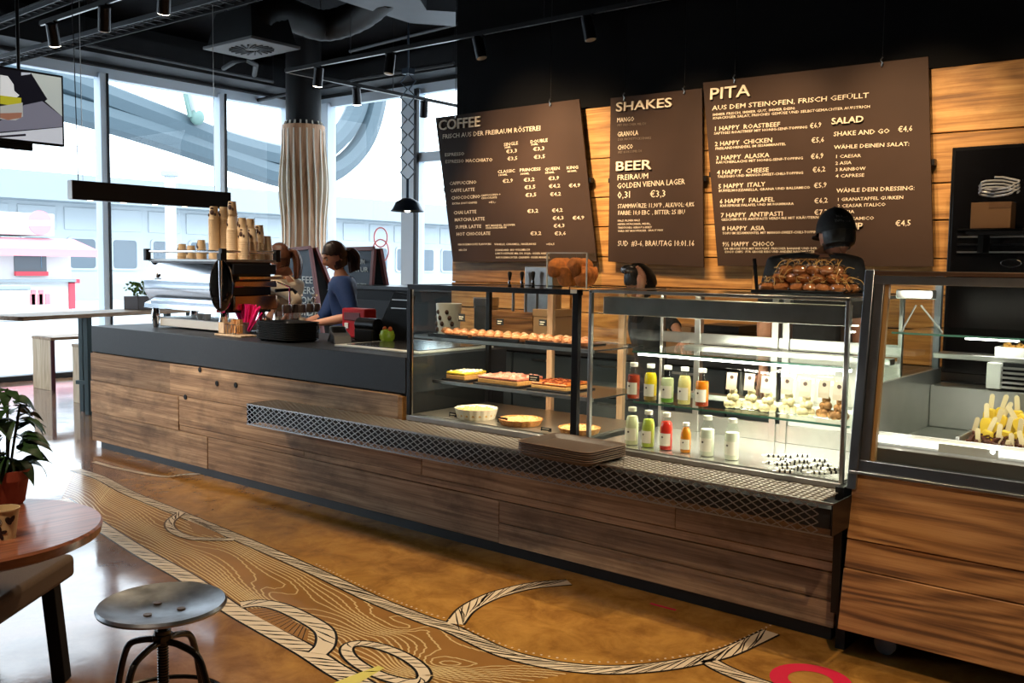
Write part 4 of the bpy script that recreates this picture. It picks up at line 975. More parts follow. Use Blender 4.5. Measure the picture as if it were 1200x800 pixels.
# things on the back counter seen through the cases
WB = mat('woven_box', srgb(150,100,60), .7)
def simple_box(n, label, cat, px0, px1, y, z0, z1, d, m):
    a, b = at(px0, 300, Y=y)[0], at(px1, 300, Y=y)[0]
    t = thing(n, label, cat, ((a+b)/2, y+d/2, z0)); MB().box((a-b)/2, (b-a)/2, -d/2, d/2, 0, (z1-z0)*.8).build('body', m, t, .004)
    MB().box((a-b)/2-.004, (b-a)/2+.004, -d/2-.004, d/2+.004, (z1-z0)*.8, z1-z0).build('lid', m, t, .004); return t
simple_box('wooden_crate', 'brown crate on the back counter seen through the cake case', 'crate', 575, 625, 5.88, .98, 1.24, .3, W_UNIT)
simple_box('paper_bag_box', 'pale cardboard box on the back counter seen through the cake case', 'box', 626, 648, 5.88, .98, 1.27, .28, mat('cardboard', srgb(196,160,120), .8))
simple_box('steel_canister', 'steel canister on the back counter seen through the cake case', 'canister', 556, 570, 5.9, .98, 1.34, .16, STEELD)
simple_box('coffee_grinder', 'dark grinder housing on the back counter behind the bottle case', 'grinder', 822, 868, 5.88, .98, 1.22, .3, BLACKM)
simple_box('grey_crate', 'grey slatted crate on the back counter right of the grinder', 'crate', 905, 985, 5.88, .98, 1.30, .35, mat('grey_plastic', (.10,.11,.12), .5))
simple_box('cardboard_carton', 'brown carton on the back counter behind the bottle case', 'box', 770, 812, 5.9, .98, 1.20, .3, mat('cardboard2', srgb(170,126,84), .8))
# dark low cabinet under the far window end
dc = thing('dark_sideboard', 'low dark cabinet under the far window left of the timber wall', 'cabinet', (-7.2, 7.05, 0))
MB().box(-.75, 1.15, -.3, .3, 0, 1.34).build('body', mat('cabinet_black', (.012,.013,.016), .6, 0, .2), dc, .005)
MB().box(-.77, 1.17, -.32, .32, 1.34, 1.38).build('top', BLACKM, dc, .004)
for z in (.3,.62,.94): MB().box(-.70, 1.1, -.315, -.30, z, z+.29).build('drawer', mat('cabinet_front', (.014,.016,.02), .55, 0, .25), dc, .003)
# ================================================================ MENU BOARDS
YB = 6.50
texts = []
def board(name, corners, label):
    P = [at(x, y, Y=YB) for x, y in corners]; c = sum(P, Vector())/4
    t = thing(name, label, 'menu board', tuple(c))
    MB().prism([((p-c)[0], (p-c)[2]) for p in P], 'Y', 0, .014).build('panel', BOARD, t, smooth=False)
    for p in (P[0].lerp(P[1], .16), P[0].lerp(P[1], .82)):
        q = p-c; MB().tube([(q[0],-.01,q[2]-.03),(q[0]+.008,-.012,q[2]-.01),(q[0]-.006,-.012,q[2]+.01),(q[0]+.004,-.006,q[2]+.03)], .005, 6).build('hook', STEEL, t)
        MB().tube([(q[0],.0,q[2]+.02),(q[0],.0,4.9-c[2])], .002, 5).build('wire', BLACKM, t)
    for p in (P[3].lerp(P[0], .5), P[2].lerp(P[1], .5)):
        q = p-c; MB().box(q[0]-.02, q[0]+.02, .014, .06, q[2]-.02, q[2]+.02).build('spacer', BLACKM, t)
    return t
def write(root, zoomf, rows):
    """rows: (string, x0, y0, x1, y1, cap height) as read from the photograph; each line is set on the board's own plane"""
    ox, oy, k = zoomf
    for r_ in rows:
        s, xa, ya, xb, yb, cap = r_[:6]; st = r_[6] if len(r_) > 6 else ''
        a = at(ox+xa/k, oy+ya/k, Y=YB); b = at(ox+xb/k, oy+yb/k, Y=YB); d = b-a; L_ = d.length; ang = math.atan2(d[2], d[0])
        m0 = at(ox+xa/k, oy+(ya-cap)/k, Y=YB); hgt = (m0-a).length
        cu = bpy.data.curves.new('lettering', 'FONT'); cu.body = s; cu.size = hgt/.70
        big = 'B' in st; cu.extrude = .006 if big else .0008
        cu.offset = (hgt*.012 if big else (.0 if 'T' in st else hgt*.004)); cu.resolution_u = 3 if big else 1
        cu.materials.append(CREAMD if 'D' in st else CREAM)
        o = bpy.data.objects.new('lettering', cu); C.objects.link(o); o.parent = root
        loc = a-Vector(root.location)+Vector((0, -.004-(.008 if big else 0), 0))
        texts.append((o, loc, ang, L_))
zA = (500, 100, 3.638); zB = (700, 80, 3.2); zC = (820, 60, 3.2); zD = (940, 60, 3.2)
bA = board('coffee_menu_board', [(510.2,137.9),(678.7,116),(699.3,306),(530.8,306.7)], 'large tilted brown menu board headed COFFEE, nearest the window')
write(bA, zA, [('COFFEE',55,192,230,175,42,'B'),('FRISCH AUS DER FREIRAUM RÖSTEREI',68,228,483,192,19),
 ('SINGLE',330,260,390,252,14),('DOUBLE',443,248,515,240,14),('30ML',333,270,360,266,8),('60ML',446,257,476,254,8),('€3,3',340,290,385,285,15),('€3,3',455,280,502,275,15),
 ('ESPRESSO',78,303,160,298,14),('ESPRESSO MACCHIATO',80,332,280,324,14),('€3,5',345,321,387,317,15),('€3,5',458,314,505,309,15),
 ('CLASSIC',303,375,376,370,13),('PRINCESS',397,368,485,362,13),('QUEEN',505,364,567,359,13),('KING',597,358,645,355,13),('180ML',306,387,343,384,8),('300ML',400,382,438,379,8),('350ML',506,377,546,374,8),('450ML',600,371,642,368,8),
 ('CAPPUCCINO',98,425,212,419,14),('€2,9',325,416,368,412,15),('€3,2',415,411,460,407,15),('€3,9',520,405,565,401,15),
 ('CAFFE LATTE',102,456,205,450,14),('€3,5',418,443,464,439,15),('€4,2',522,438,570,434,15),('€4,9',607,435,655,432,15),
 ('CHOCOCCINO',106,487,228,480,14),('CAPPUCCINO +',232,474,315,468,8),('CHOCOLATE',234,485,300,481,8),('€3,5',422,476,468,472,15),('€4,2',527,472,573,469,15),
 ('EXTRA SHOT KAFFEE',110,508,215,503,8),('+€1,-',265,503,295,501,8),('CHAI LATTE',116,550,212,545,14),('€3,2',430,544,476,541,15),('€4,2',535,541,580,538,15),
 ('MATCHA LATTE',120,580,247,575,14),('€4,3',538,574,584,571,15),('€4,9',623,573,672,570,15),
 ('SUPER LATTE',124,611,233,607,14),('MIT MANDEL, INGWER',252,602,377,598,8),('ODER KARDAMOM',252,612,340,609,8),('€4,3',542,607,588,604,15),
 ('HOT CHOCOLATE',128,641,271,637,14),('€3,2',443,639,489,637,15),('€3,6',546,639,594,637,15),
 ('HAUSGEMACHTE FLAVOURS',135,682,275,680,8),('VANILLE, CARAMELL, HASELNUSS',290,681,467,680,8),('+€0,5',510,681,545,680,8),
 ('MILCH',138,706,170,705,8),('STANDARD: BIO VOLLMILCH',293,706,440,704,8),('LAKTOSEFREIE MILCH, SOJA- ODER HAFER',294,720,525,720,8),('HAUSGEMACHTER CASHEW- ODER MANDEL',296,737,525,737,8)])
bB = board('shakes_menu_board', [(715.6,115),(822.5,103.4),(824.4,313),(712.6,306.5)], 'narrow middle menu board headed SHAKES and BEER')
write(bB, zB, [('SHAKES',72,163,280,145,33,'B'),('MANGO',74,203,137,198,17,'T'),('MIT FRISCHER MILCH',76,218,182,212,9,'DT'),('GRANOLA',76,257,153,250,18,'T'),('DER FRÜHSTÜCKSSHAKE',78,272,202,265,9,'DT'),
 ('CHOCO',77,306,133,301,17,'T'),('MIT KOKOSMILCH',79,320,166,314,9,'DT'),('BEER',70,385,202,378,34,'B'),('FREIRAUM',75,420,189,413,20,'T'),('GOLDEN VIENNA LAGER',75,451,328,434,20,'T'),
 ('0,3l',76,488,122,485,25,'T'),('€3,3',198,484,255,481,25,'T'),('STAMMWÜRZE: 11,90°P , ALK/VOL: 4,8%',77,525,363,518,16,'T'),('FARBE: 10,0 EBC  , BITTER: 25 IBU',78,550,327,546,16,'T'),
 ('MALZ: PILSNER MALZ',77,575,160,573,7,'T'),('HEFEN: MÜNCHNER, MEHRL,',77,588,200,586,7,'T'),('TRADITIONELL GEBRAUT & BEREIT',78,601,205,599,7,'T'),('WIRD MIT BRAUWASSER · BRAUT MAX',78,614,248,610,7,'T'),('SUD  #3-6, BRAUTAG 10.01.16',77,666,363,666,20,'T')])
bC = board('pita_menu_board', [(823.8,96.9),(1087.6,66.3),(1093.5,312),(841.2,311.5)], 'largest menu board on the right headed PITA and SALAD')
def X2(x, y): return ((940+x/3.2-820)*3.2, y)
def R2(s, xa, ya, xb, yb, cap, st=''): return (s, X2(xa,0)[0], ya, X2(xb,0)[0], yb, cap, st)
def L2(s, xa, ya, xb, yb, cap, st=''): return (s, xa, ya, X2(xb,0)[0], yb, cap, st)
write(bC, zC, [('PITA',38,183,188,168,42,'B'),L2('AUS DEM STEINOFEN, FRISCH GEFÜLLT',47,222,250,174,17),('IMMER FRISCH, IMMER GUT, IMMER DEIN:',49,243,357,218,9),L2('KNACKIGER SALAT, FRISCHES GEMÜSE UND SELBSTGEMACHTER AUFSTRICH',50,256,253,212,9),
 ('1 HAPPY  ROASTBEEF',53,299,296,282,16),('SAFTIGES ROASTBEEF MIT HONIG-SENF-TOPPING',54,313,403,289,9),('2 HAPPY  CHICKEN',57,356,271,341,16),('FREILANDHENDERL IM SESAMMANTEL',59,370,322,352,9),
 ('3 HAPPY  ALASKA',61,409,260,397,16),('RÄUCHERLACHS MIT HONIG-SENF-TOPPING',62,422,386,405,9),('4 HAPPY  CHEESE',65,463,259,452,16),('TALEGGIO UND MANGO-SWEET-CHILI-TOPPING',67,475,388,460,9),
 ('5 HAPPY  ITALY',70,515,245,506,16),('BÜFFELMOZZARELLA, GRANA UND BALSAMICO',72,528,413,515,9),('6 HAPPY  FALAFEL',75,571,280,563,16),('KNUSPRIGE FALAFEL UND MUHAMMARA',77,584,352,576,9),
 ('7 HAPPY  ANTIPASTI',79,623,310,617,16),('GESCHMORTE ANTIPASTI VERDURE MIT KRÄUTERN',81,636,445,627,9),('8 HAPPY  ASIA',84,672,243,671,16),('TOFU IM SESAMMANTEL MIT MANGO-SWEET-CHILI-TOPPING',86,687,450,682,9),
 ('9½ HAPPY  CHOCO',85,731,279,730,16),('5/4 GROSSE PITA MIT NOUGAT, FRISCHER BANANE UND DER',92,744,440,743,8),('COCO CHIPS · FÜR GROSSE KIDS UND ANDERE NASCHKATZEN',94,756,440,755,8),
 R2('€6,9',30,290,72,284,19,'T'),R2('€5,6',35,344,82,340,19,'T'),R2('€6,9',33,405,80,400,19,'T'),R2('€6,2',40,455,87,450,19,'T'),R2('€5,9',45,514,92,509,19,'T'),R2('€6,2',46,571,96,567,19,'T'),R2('€7,2',46,614,96,611,19,'T'),
 R2('SALAD',112,275,230,266,23,'B'),R2('SHAKE AND GO',118,319,327,307,17),R2('€4,6',360,304,413,299,21,'T'),R2('WÄHLE DEINEN SALAT:',120,367,402,354,14),R2('1 CAESAR',124,401,217,397,12),R2('2 ASIA',125,426,185,423,12),
 R2('3 RAINBOW',125,450,237,445,12),R2('4 CAPRESE',126,474,233,470,12),R2('WÄHLE DEIN DRESSING:',129,530,422,520,15),R2('1 GRANATAPFEL GURKEN',131,562,375,554,12),R2('2 CEASAR ITALICO',133,586,313,580,12),
 R2('3 ASIA',133,610,195,607,12),R2('4 BALSAMICO',134,635,270,631,12),R2('SOUP',130,670,228,667,24,'B'),R2('€4,5',350,656,407,653,21,'T')])
# ================================================================ OVEN
oP = [at(x, y, Y=6.25) for x, y in ((1116,173),(1111,330))]
ov = thing('oven', 'black glass-fronted oven against the timber wall at the right', 'oven', (-.4, 6.4, .98))
ox0 = oP[0][0]+.4; oz1 = oP[0][2]-.98
MB().box(ox0, 1.3, -.15, .19, 0, oz1).build('body', mat('oven_black', (.006,.006,.007), .25, coat=.0), ov, .006)
MB().box(ox0+.02, 1.28, -.158, -.15, .03, oz1-.02).build('glass_front', mat('oven_glass', (.004,.004,.005), .18), ov, .002)
for k in range(4):
    z = at(1140, 268+k*9, Y=6.2)[2]-.98; MB().box(ox0+.06, 1.2, -.172, -.158, z-.006, z+.004).build('grille_bar', STEELD if k%2 else BLACKM, ov)
p = at(1178, 308, Y=6.08); pts = [(p[0]+.4+.055*math.cos(a), -.175, p[2]-.98+.022*math.sin(a)) for a in [2*PI*k/24 for k in range(24)]]
MB().tube(pts, .003, 5, True).build('oval_badge', STEELD, ov)
sh0 = at(1135, 268, Y=6.0); sf = thing('wall_shelf', 'dark shelf before the oven carrying the carton', 'shelf', (-1.1, 6.02, sh0[2]-.02))
MB().box(-.35, .8, -.16, .07, -.02, 0).build('board', BLACKM, sf); MB().box(-.3,-.27,-.1,.05,-.12,-.02).build('bracket', BLACKM, sf); MB().box(.5,.53,-.1,.05,-.12,-.02).build('bracket', BLACKM, sf)
c1, c2 = at(1137, 268, Y=5.95), at(1186, 236, Y=5.95)
cb = thing('cardboard_carton', 'brown cardboard carton on the shelf before the black oven', 'box', ((c1[0]+c2[0])/2, 6.0, c1[2]))
w_, h_ = (c2[0]-c1[0])/2, c2[2]-c1[2]
MB().box(-w_, w_, -.06, .06, 0, h_).build('body', mat('carton_brown', srgb(126,92,60), .8), cb, .003); MB().box(-w_*.1, w_*1.0, -.062, -.06, h_-.035, h_).build('flap', mat('carton_brown2', srgb(112,80,52), .8), cb)
cl = tag(MB().tube([(.10*math.cos(a)+.01*math.sin(a*5), .04*math.sin(a*2), .04+.03*math.sin(a)+.003*a) for a in [k*.35 for k in range(60)]], .006, 6).build('cable_coil', mat('cable_pale', (.5,.52,.56), .25)), 'pale coiled cable lying on the carton before the oven', 'cable')
cl.location = ((c1[0]+c2[0])/2+.02, 6.0, c2[2]+.012-.0)
# ================================================================ ICE CABINET
def fy(z): return 3.80+(z-.129)*.18 if z < .768 else 3.915+(z-.768)*.121
ic = thing('ice_cabinet', 'large steel and glass ice lolly cabinet clad in brown planks at the right', 'display case', (0, 4.2, 0))
IC = TT(ic, Vector((0, 4.2, 0)))
ixL, ixR = -1.357, 1.5
def slab(x0, x1, z0, z1, t0=0, t1=.02):
    return MB().add([(x0,fy(z0)+t0,z0),(x1,fy(z0)+t0,z0),(x1,fy(z0)+t1,z0),(x0,fy(z0)+t1,z0),(x0,fy(z1)+t0,z1),(x1,fy(z1)+t0,z1),(x1,fy(z1)+t1,z1),(x0,fy(z1)+t1,z1)],
            [(0,3,2,1),(4,5,6,7),(0,1,5,4),(1,2,6,5),(2,3,7,6),(3,0,4,7)])
zj = [.129, .378, .497, .762]
IC(MB().box(ixL+.02, ixR-.02, 3.97, 5.0, .12, .80), 'carcass', BLACK)
for a, b, e in ((0,1,0),(1,2,.006),(2,3,.0)):
    xs = {0: [ixL, .55, ixR], 1: [ixL, .1, ixR], 2: [ixL, .8, ixR]}[a]
    for i in range(2): IC(slab(xs[i]+.0015, xs[i+1]-.0015, zj[a]+.0025, zj[b]-.0015, e, .03+e), 'plank', W_UNIT, bevel=.002, seg=1)
SB = mat('blue_steel', (.36,.40,.45), .3, 1)
IC(slab(ixL-.012, ixR, .764, .776, -.018, .03), 'steel_trim', STEEL, bevel=.002)
IC(slab(ixL, ixR, .778, .822, -.008, .03), 'bottom_rail', SB, bevel=.002)
IC(slab(ixL-.018, ixL+.022, .70, 1.608, -.012, .04), 'corner_post', SB, bevel=.003)
IC(slab(ixL+.024, ixL+.062, .822, 1.575, -.002, .03), 'inner_frame', STEELD, bevel=.002)
IC(slab(ixL+.064, ixL+.080, .822, 1.56, .004, .03), 'seal', mat('tan_seal', srgb(150,116,70), .5))
IC(slab(ixL+.022, ixR, 1.585, 1.602, -.014, .04), 'top_trim', mat('brown_steel', srgb(120,92,74), .3, .8), bevel=.002)
IC(slab(ixL+.022, ixR, 1.548, 1.583, -.008, .03), 'top_rail', STEELD, bevel=.002)
IC(slab(ixL+.08, ixR-.06, .822, 1.548, .010, .014), 'front_pane', GLASS)
IC(MB().box(ixL+.004, ixL+.010, 4.03, 5.0, .80, 1.59), 'side_pane', GLASS)
IC(MB().box(ixL, ixR, 4.02, 5.0, 1.592, 1.604), 'top_panel', mat('top_smoked', (.10,.09,.08), .15))
IC(MB().box(ixL, ixL+.03, 4.97, 5.0, .8, 1.6), 'rear_post', SB)
INN = mat('inner_steel', (.46,.46,.43), .33, .85, var=.08, vscale=6)
IC(MB().box(ixL+.03, ixR, 3.98, 4.06, .80, .872), 'sill_strip', mat('dark_inner', (.20,.18,.16), .3, .6), bevel=.003)
IC(MB().box(ixL+.03, ixR, 4.06, 4.96, .80, .86), 'basin_floor', INN)
IC(MB().box(ixL+.03, ixL+.05, 4.06, 4.96, .86, 1.13), 'basin_side', INN)
IC(MB().box(ixL+.05, ixR, 4.78, 4.96, .86, 1.06), 'basin_rear', INN, bevel=.004)
IC(MB().box(ixL+.03, ixR, 4.06, 4.075, .86, .925), 'basin_lip', WHITE)
IC(MB().box(ixL+.05, ixR, 4.035, 4.06, .885, .912), 'led_strip', mat('led_soft', (1,.97,.9), .4, emit=(1,.96,.86), es=1.3))
for k in range(5): IC(MB().box(ixL+.30+k*.34, ixL+.52+k*.34, 4.022, 4.028, .878, .912), 'price_rail', mat('clear_tag', (.72,.74,.74), .15))
for x in (ixL+.14, ixL+.50, .35, .72): IC(MB().ball((x, 4.03, .905), .012), 'led_spot', mat('led_hot', (1,1,.95), .4, emit=(1,.97,.9), es=22))
for k in range(5): IC(MB().box(ixL+.36, ixR, 4.765, 4.78, 1.075+.022*k, 1.085+.022*k), 'grille_slat', STEEL)
IC(MB().box(ixL+.34, ixR, 4.79, 4.80, 1.06, 1.19), 'grille_recess', BLACK); IC(MB().box(ixL+.30, ixL+.36, 4.75, 4.80, 1.07, 1.19), 'grille_end', WHITE, bevel=.004)
IC(MB().box(ixL+.05, ixR, 4.80, 4.96, 1.19, 1.215), 'rear_shelf', mat('rear_shelf_steel', (.50,.50,.47), .3, .8), bevel=.003)
zg = 1.345
IC(MB().box(ixL+.06, ixR, 4.14, 4.75, zg-.006, zg), 'upper_shelf', glass('ice_shelf_glass', (.90,.96,.93), .9)); IC(MB().box(ixL+.06, ixR, 4.135, 4.14, zg-.007, zg+.001), 'shelf_edge', GREEN_EDGE)
IC(MB().box(ixL+.2, ixL+.42, 4.76, 4.80, 1.29, 1.30).box(ixL+1.0, ixL+1.6, 4.76, 4.80, 1.29, 1.30), 'rear_tube_light', LEDW)
IC(MB().box(ixL+.05, ixL+.2, 4.2, 4.26, 1.485, 1.525), 'lamp_bracket', STEEL, bevel=.005)
IC(MB().tube([(ixL+.13,4.22,1.46),(ixL+.07,4.24,zg)], .004, 6).tube([(ixL+.15,4.22,1.46),(ixL+.22,4.3,zg)], .004, 6), 'shelf_hanger', STEEL)
IC(MB().box(-.62, ixR, 4.4, 4.75, zg, zg+.012), 'mirror_tray', mat('tray_gold', srgb(180,160,120), .25, .5))
for x in (-1.22, 1.3):
    for y in (4.0, 4.85):
        IC(MB().cyl((0,0,0), .045, -.015, .015, 18, 'Y').xf(Matrix.Translation((x, y, .045))), 'castor', mat('castor_grey', (.12,.12,.13), .5)); IC(MB().box(x-.03, x+.03, y-.03, y+.03, .085, .125), 'castor_plate', STEELD)
area('ice_light', (-.4, 4.10, 1.52), (-.4, 4.6, .9), 9, 1.8, .05, (1,.92,.80))
area('ice_light', (-.4, 4.07, .93), (-.4, 4.5, .98), 1.6, 1.8, .03, (1,.95,.86))
# chocolate pieces and lollies
bin_x0 = at(1128, 528, Y=4.14)[0]
cp = thing('lolly_basin', 'steel basin of chocolate flakes holding stick lollies in the ice cabinet', 'container', (bin_x0+.5, 4.4, .86))
MB().box(-.53, -.515, -.26, .34, 0, .07).box(.515, .53, -.26, .34, 0, .07).box(-.53, .53, -.27, -.255, 0, .03).box(-.53,.53,.34,.35,0,.07).build('basin_walls', INN, cp, .002)
mb = MB(); r2 = random.Random(5)
for k in range(900):
    x, y = r2.uniform(-.5, .5), r2.uniform(-.24, .33); z = .02+.03*r2.random()+.05*(y+.25)
    d = Vector((r2.uniform(-1,1), r2.uniform(-1,1), r2.uniform(-.5,.5))).normalized()*.018
    mb.bar((x-d.x, y-d.y, z-d.z), (x+d.x, y+d.y, z+d.z), .014, .006)
mb.build('chocolate_flakes', mat('chocolate', srgb(92,52,36), .45, var=.3, vscale=60), cp, kind='stuff', smooth=False)
STK = mat('lolly_stick', srgb(240,220,176), .7); YIC = mat('yellow_ice', srgb(244,206,70), .5); BIC = mat('choc_ice', srgb(120,72,58), .45)
def lolly(px, py, tilt, icecol, label):
    y = 4.20+(525-py)*.0042; p = at(px, py, Y=y)
    t = thing('ice_lolly', label, 'ice lolly', (p[0], y, p[2]-.055)); t.rotation_euler = (tilt[0], tilt[1], rnd.uniform(-.2,.2))
    pts = [(-.010,-.02),(.010,-.02)]+[(.010*math.cos(a), .048+.010*math.sin(a)) for a in (0,.6,1.2,PI/2,2,2.5,PI)]
    MB().prism(pts, 'Y', -.0022, .0022).build('stick', STK, t)
    MB().prism([(-.025,-.10),(.025,-.10),(.027,-.03),(.018,-.006),(-.018,-.006),(-.027,-.03)], 'Y', -.010, .010).build('ice_body', icecol, t, .006)
    t['group'] = 'stick lollies standing in the ice cabinet'
seen = 0
for px, py in ((1143,488),(1147,502),(1150,518),(1157,473),(1162,462),(1161,488),(1166,508),(1171,497),(1175,520),(1178,470),(1176,462),(1182,488),(1186,508),(1190,474),(1193,464),(1191,520),(1196,490),(1199,505),(1203,470),(1206,520),(1180,515),(1170,478),(1138,512)):
    yel = py < 492 and px > 1156
    lolly(px, py, (rnd.uniform(-.3,.3), rnd.uniform(-.6,.6)), YIC if yel else BIC, 'yellow ice lolly with pale wooden stick, rear rows of the cabinet' if yel else 'chocolate ice lolly with pale wooden stick among the dark flakes')
# tray of brown sweets at rear shelf
ts = thing('sweet_tray', 'white tray of golden pastry bites on the rear shelf of the ice cabinet', 'tray', (at(1186, 432, Y=4.86)[0]+.1, 4.87, 1.215))
MB().box(-.16, .16, -.06, .07, 0, .006).box(-.16, .16, -.065, -.06, 0, .045).box(-.165,-.16,-.065,.07,0,.045).build('tray_body', WHITE, ts)
mb = MB(); 
for k in range(50): mb.ball((r2.uniform(-.14,.14), r2.uniform(-.05,.06), r2.uniform(.015,.05)), .016, n=7, m=5, jit=.2, seed=k)
mb.build('pastry_bites', mat('golden', srgb(196,146,70), .7), ts, kind='stuff')
# ================================================================ ESPRESSO MACHINE
em = thing('espresso_machine', 'chrome espresso machine with oval corner shields on the counter, cups stacked on top', 'coffee machine', (-6.85, 4.5, 1.05))
hx = .52; HX0, HX1, HY0, HY1 = -.56, .53, -.26, .22
CHB = mat('chrome_panel', (.52,.54,.58), .10, 1)
prof = [(HY0+.02,.16),(HY0-.055,.17),(HY0-.05,.205),(HY0-.0,.225),(HY0-.045,.30),(HY0-.055,.38),(HY0-.035,.46),(HY0+.01,.555),(HY0+.05,.56)]
mb = MB(); n = len(prof)
mb.add([(HX0, a, b) for a, b in prof]+[(HX1-.04, a, b) for a, b in prof], [(i, n+i, n+i+1, i+1) for i in range(n-1)]+[tuple(range(n)), tuple(range(2*n-1, n-1, -1))])
mb.build('rear_panel', CHB, em)
MB().box(HX0+.02, HX1-.02, HY0+.03, HY1-.04, .16, .56).build('housing', mat('machine_black', (.02,.02,.022), .2), em, .008)
MB().box(HX0, HX1+.02, HY0-.01, HY1, .555, .575).build('cup_tray', STEELD, em, .003)
zr = .665-.03
MB().tube([(HX0,HY0-.02,zr),(HX1,HY0-.02,zr),(HX1,HY1,zr),(HX0,HY1,zr)], .011, 8, True).build('cup_rail', CHROME, em)
for x, y in ((HX0,HY0-.02),(HX1,HY0-.02),(HX1,HY1),(HX0,HY1)):
    MB().box(x-.022, x+.022, y-.022, y+.022, .56, zr+.022).build('rail_post', BLACKM, em, .003)
def oval(x, y, rz):
    m_ = MB(); pr = [(0,.012),(.3,.016),(.75,.012),(1,.0),(1.0,-.006),(0,-.006)]
    V = []; N_ = 32
    for i in range(N_):
        a = 2*PI*i/N_
        for q, d in pr: V.append((.085*q*math.cos(a), -d, .195*q*math.sin(a)))
    k = len(pr); F = [(i*k+j, i*k+j+1, ((i+1)%N_)*k+j+1, ((i+1)%N_)*k+j) for i in range(N_) for j in range(k-1)]
    m_.add(V, F).xf(Matrix.Translation((x, y, .375)) @ Matrix.Rotation(rz, 4, 'Z')); s_ = m_.build('side_shield', mat('dark_mirror', (.20,.19,.17), .08, 1), em)
    MB().tube([tuple(Matrix.Translation((x, y, .375)) @ Matrix.Rotation(rz, 4, 'Z') @ Vector((0, -.018, q))) for q in (-.17, .02, .19)], [.006, .014, .016], 10).build('highlight_bar', CHROME, s_)  # added chrome bar shaped as the vertical highlight on the mirror shield
    MB().tube([tuple(Matrix.Translation((x, y, .375)) @ Matrix.Rotation(rz, 4, 'Z') @ Vector((.087*math.cos(a), -.004, .197*math.sin(a)))) for a in [2*PI*k/36 for k in range(36)]], .005, 6, True).build('chrome_rim', CHROME, s_)
oval(HX1+.015, HY0-.045, math.radians(38))
MB().bar((HX1,HY0-.03,.56), (HX1,HY0-.03,.62), .05).build('shield_bracket', BLACKM, em)
for x in (HX0+.05, HX1-.06):
    for y in (HY0+.02, HY1-.1): MB().lathe([(.018,0),(.022,.01),(.038,.09),(.030,.14),(.022,.165)], (x, y, 0), 14).build('foot', CHROME, em)
MB().box(HX0+.08, HX1-.05, HY0+.04, HY1-.10, .015, .09).build('drip_box', WHITE, em, .006)
# right side details
BRZ = mat('bronze_reflect', (.42,.26,.16), .15, 1)
MB().box(HX1-.02, HX1+.03, HY0+.06, HY1-.02, .18, .30).build('side_guard', BRZ, em, .01)
MB().box(HX1-.02, HX1+.03, HY0+.06, HY1-.02, .36, .41).build('side_band', BRZ, em, .008)
MB().box(HX1-.02, HX1+.02, HY0+.06, HY1-.02, .46, .54).build('side_black_panel', BLACK, em, .006)
MB().box(HX1-.01, HX1+.04, HY0+.1, HY1+.06, .42, .445).build('gold_bar', mat('brass', (.8,.5,.2), .2, 1), em, .004)
MB().tube([(HX1-.02,HY1+.0,.33),(HX1+.02,HY1+.14,.34),(HX1+.03,HY1+.17,.31)], [.014,.012,.016], 8).build('portafilter_handle', BLACK, em)
MB().tube([(HX1+.0,HY1,.40),(HX1+.06,HY1+.08,.36),(HX1+.06,HY1+.08,.22)], .007, 8).build('steam_wand', CHROME, em)
MB().ball((HX0+.20, HY0-.050, .44), .018, .008, .022).build('logo_badge', STEELD, em)
for i, ch in enumerate('bean'): MB().box(HX0+.17+i*.022, HX0+.185+i*.022, HY0-.052, HY0-.045, .405, .418).build('logo_mark', STEELD, em)
# cups
PCUP = mat('paper_cup', srgb(232,202,160), .7); PBR = mat('cup_print', srgb(74,48,38), .7)
cup0 = None
def cup(loc, label, printed, group):
    global cup0
    t = thing('paper_cup', label, 'cup', loc, rnd.uniform(-1, .6), group)
    if cup0 is None:
        cup0 = (MB().lathe([(.0,.105),(.026,.105),(.027,.109),(.030,.109),(.040,.012),(.043,.010),(.043,.0),(.039,.0),(.027,.10),(0,.100)], (0,0,0), 18).mesh('paper_cup_body', PCUP),
                MB().ball((.004,-.0335,.060), .019, .006, .022, 10, 6).ball((-.024,-.027,.040), .012, .007, .014, 8, 6).ball((.024,-.024,.045), .012, .007, .014, 8, 6).ball((.002,-.0295,.092), .015, .004, .010, 8, 6).mesh('cup_print', PBR))
    o = bpy.data.objects.new('cup_body', cup0[0]); C.objects.link(o); o.parent = t
    if printed: o = bpy.data.objects.new('printed_leaves', cup0[1]); C.objects.link(o); o.parent = t
ZT = 1.05+.576
STKS = [(251,4.34,241),(262.5,4.42,242),(272.5,4.52,236),(272,4.36,253),(284,4.50,254),(286,4.42,268),(293.5,4.62,257),(296,4.52,267),(304,4.66,265),(313,4.74,276),(213.5,4.42,285),(224,4.34,288),(236,4.50,280)]
for k, (px, y, ptop) in enumerate(STKS):
    x = at(px, 290, Y=y)[0]; ht = at(px, ptop, Y=y)[2]-ZT; n = max(1, int(round((ht-.109)/.017))+1)
    for i in range(n):
        top = i == n-1
        cup((x, y, ZT+.017*i), 'topmost printed brown paper cup of a stack on the espresso machine' if top else 'brown paper cup nested inside the stacks on the espresso machine', top, 'stack-top paper cups on the espresso machine' if top else 'nested paper cups on the espresso machine')
# porcelain cups under the machine
for px, nm in ((236,'left'),(244,'right')):
    p = at(px, 363, Y=4.30); t = thing('espresso_cup', 'small white espresso cup on the drip box, %s one of the pair' % nm, 'cup', (p[0], 4.29, 1.14))
    MB().lathe([(0,.002),(.018,0),(.022,.004),(.032,.05),(.029,.05),(.020,.008),(0,.006)], (0,0,0), 18).build('cup_body', WHITE, t); MB().tube([(.03,0,.04),(.045,0,.038),(.046,0,.02),(.026,0,.014)], .004, 6).build('handle', WHITE, t)
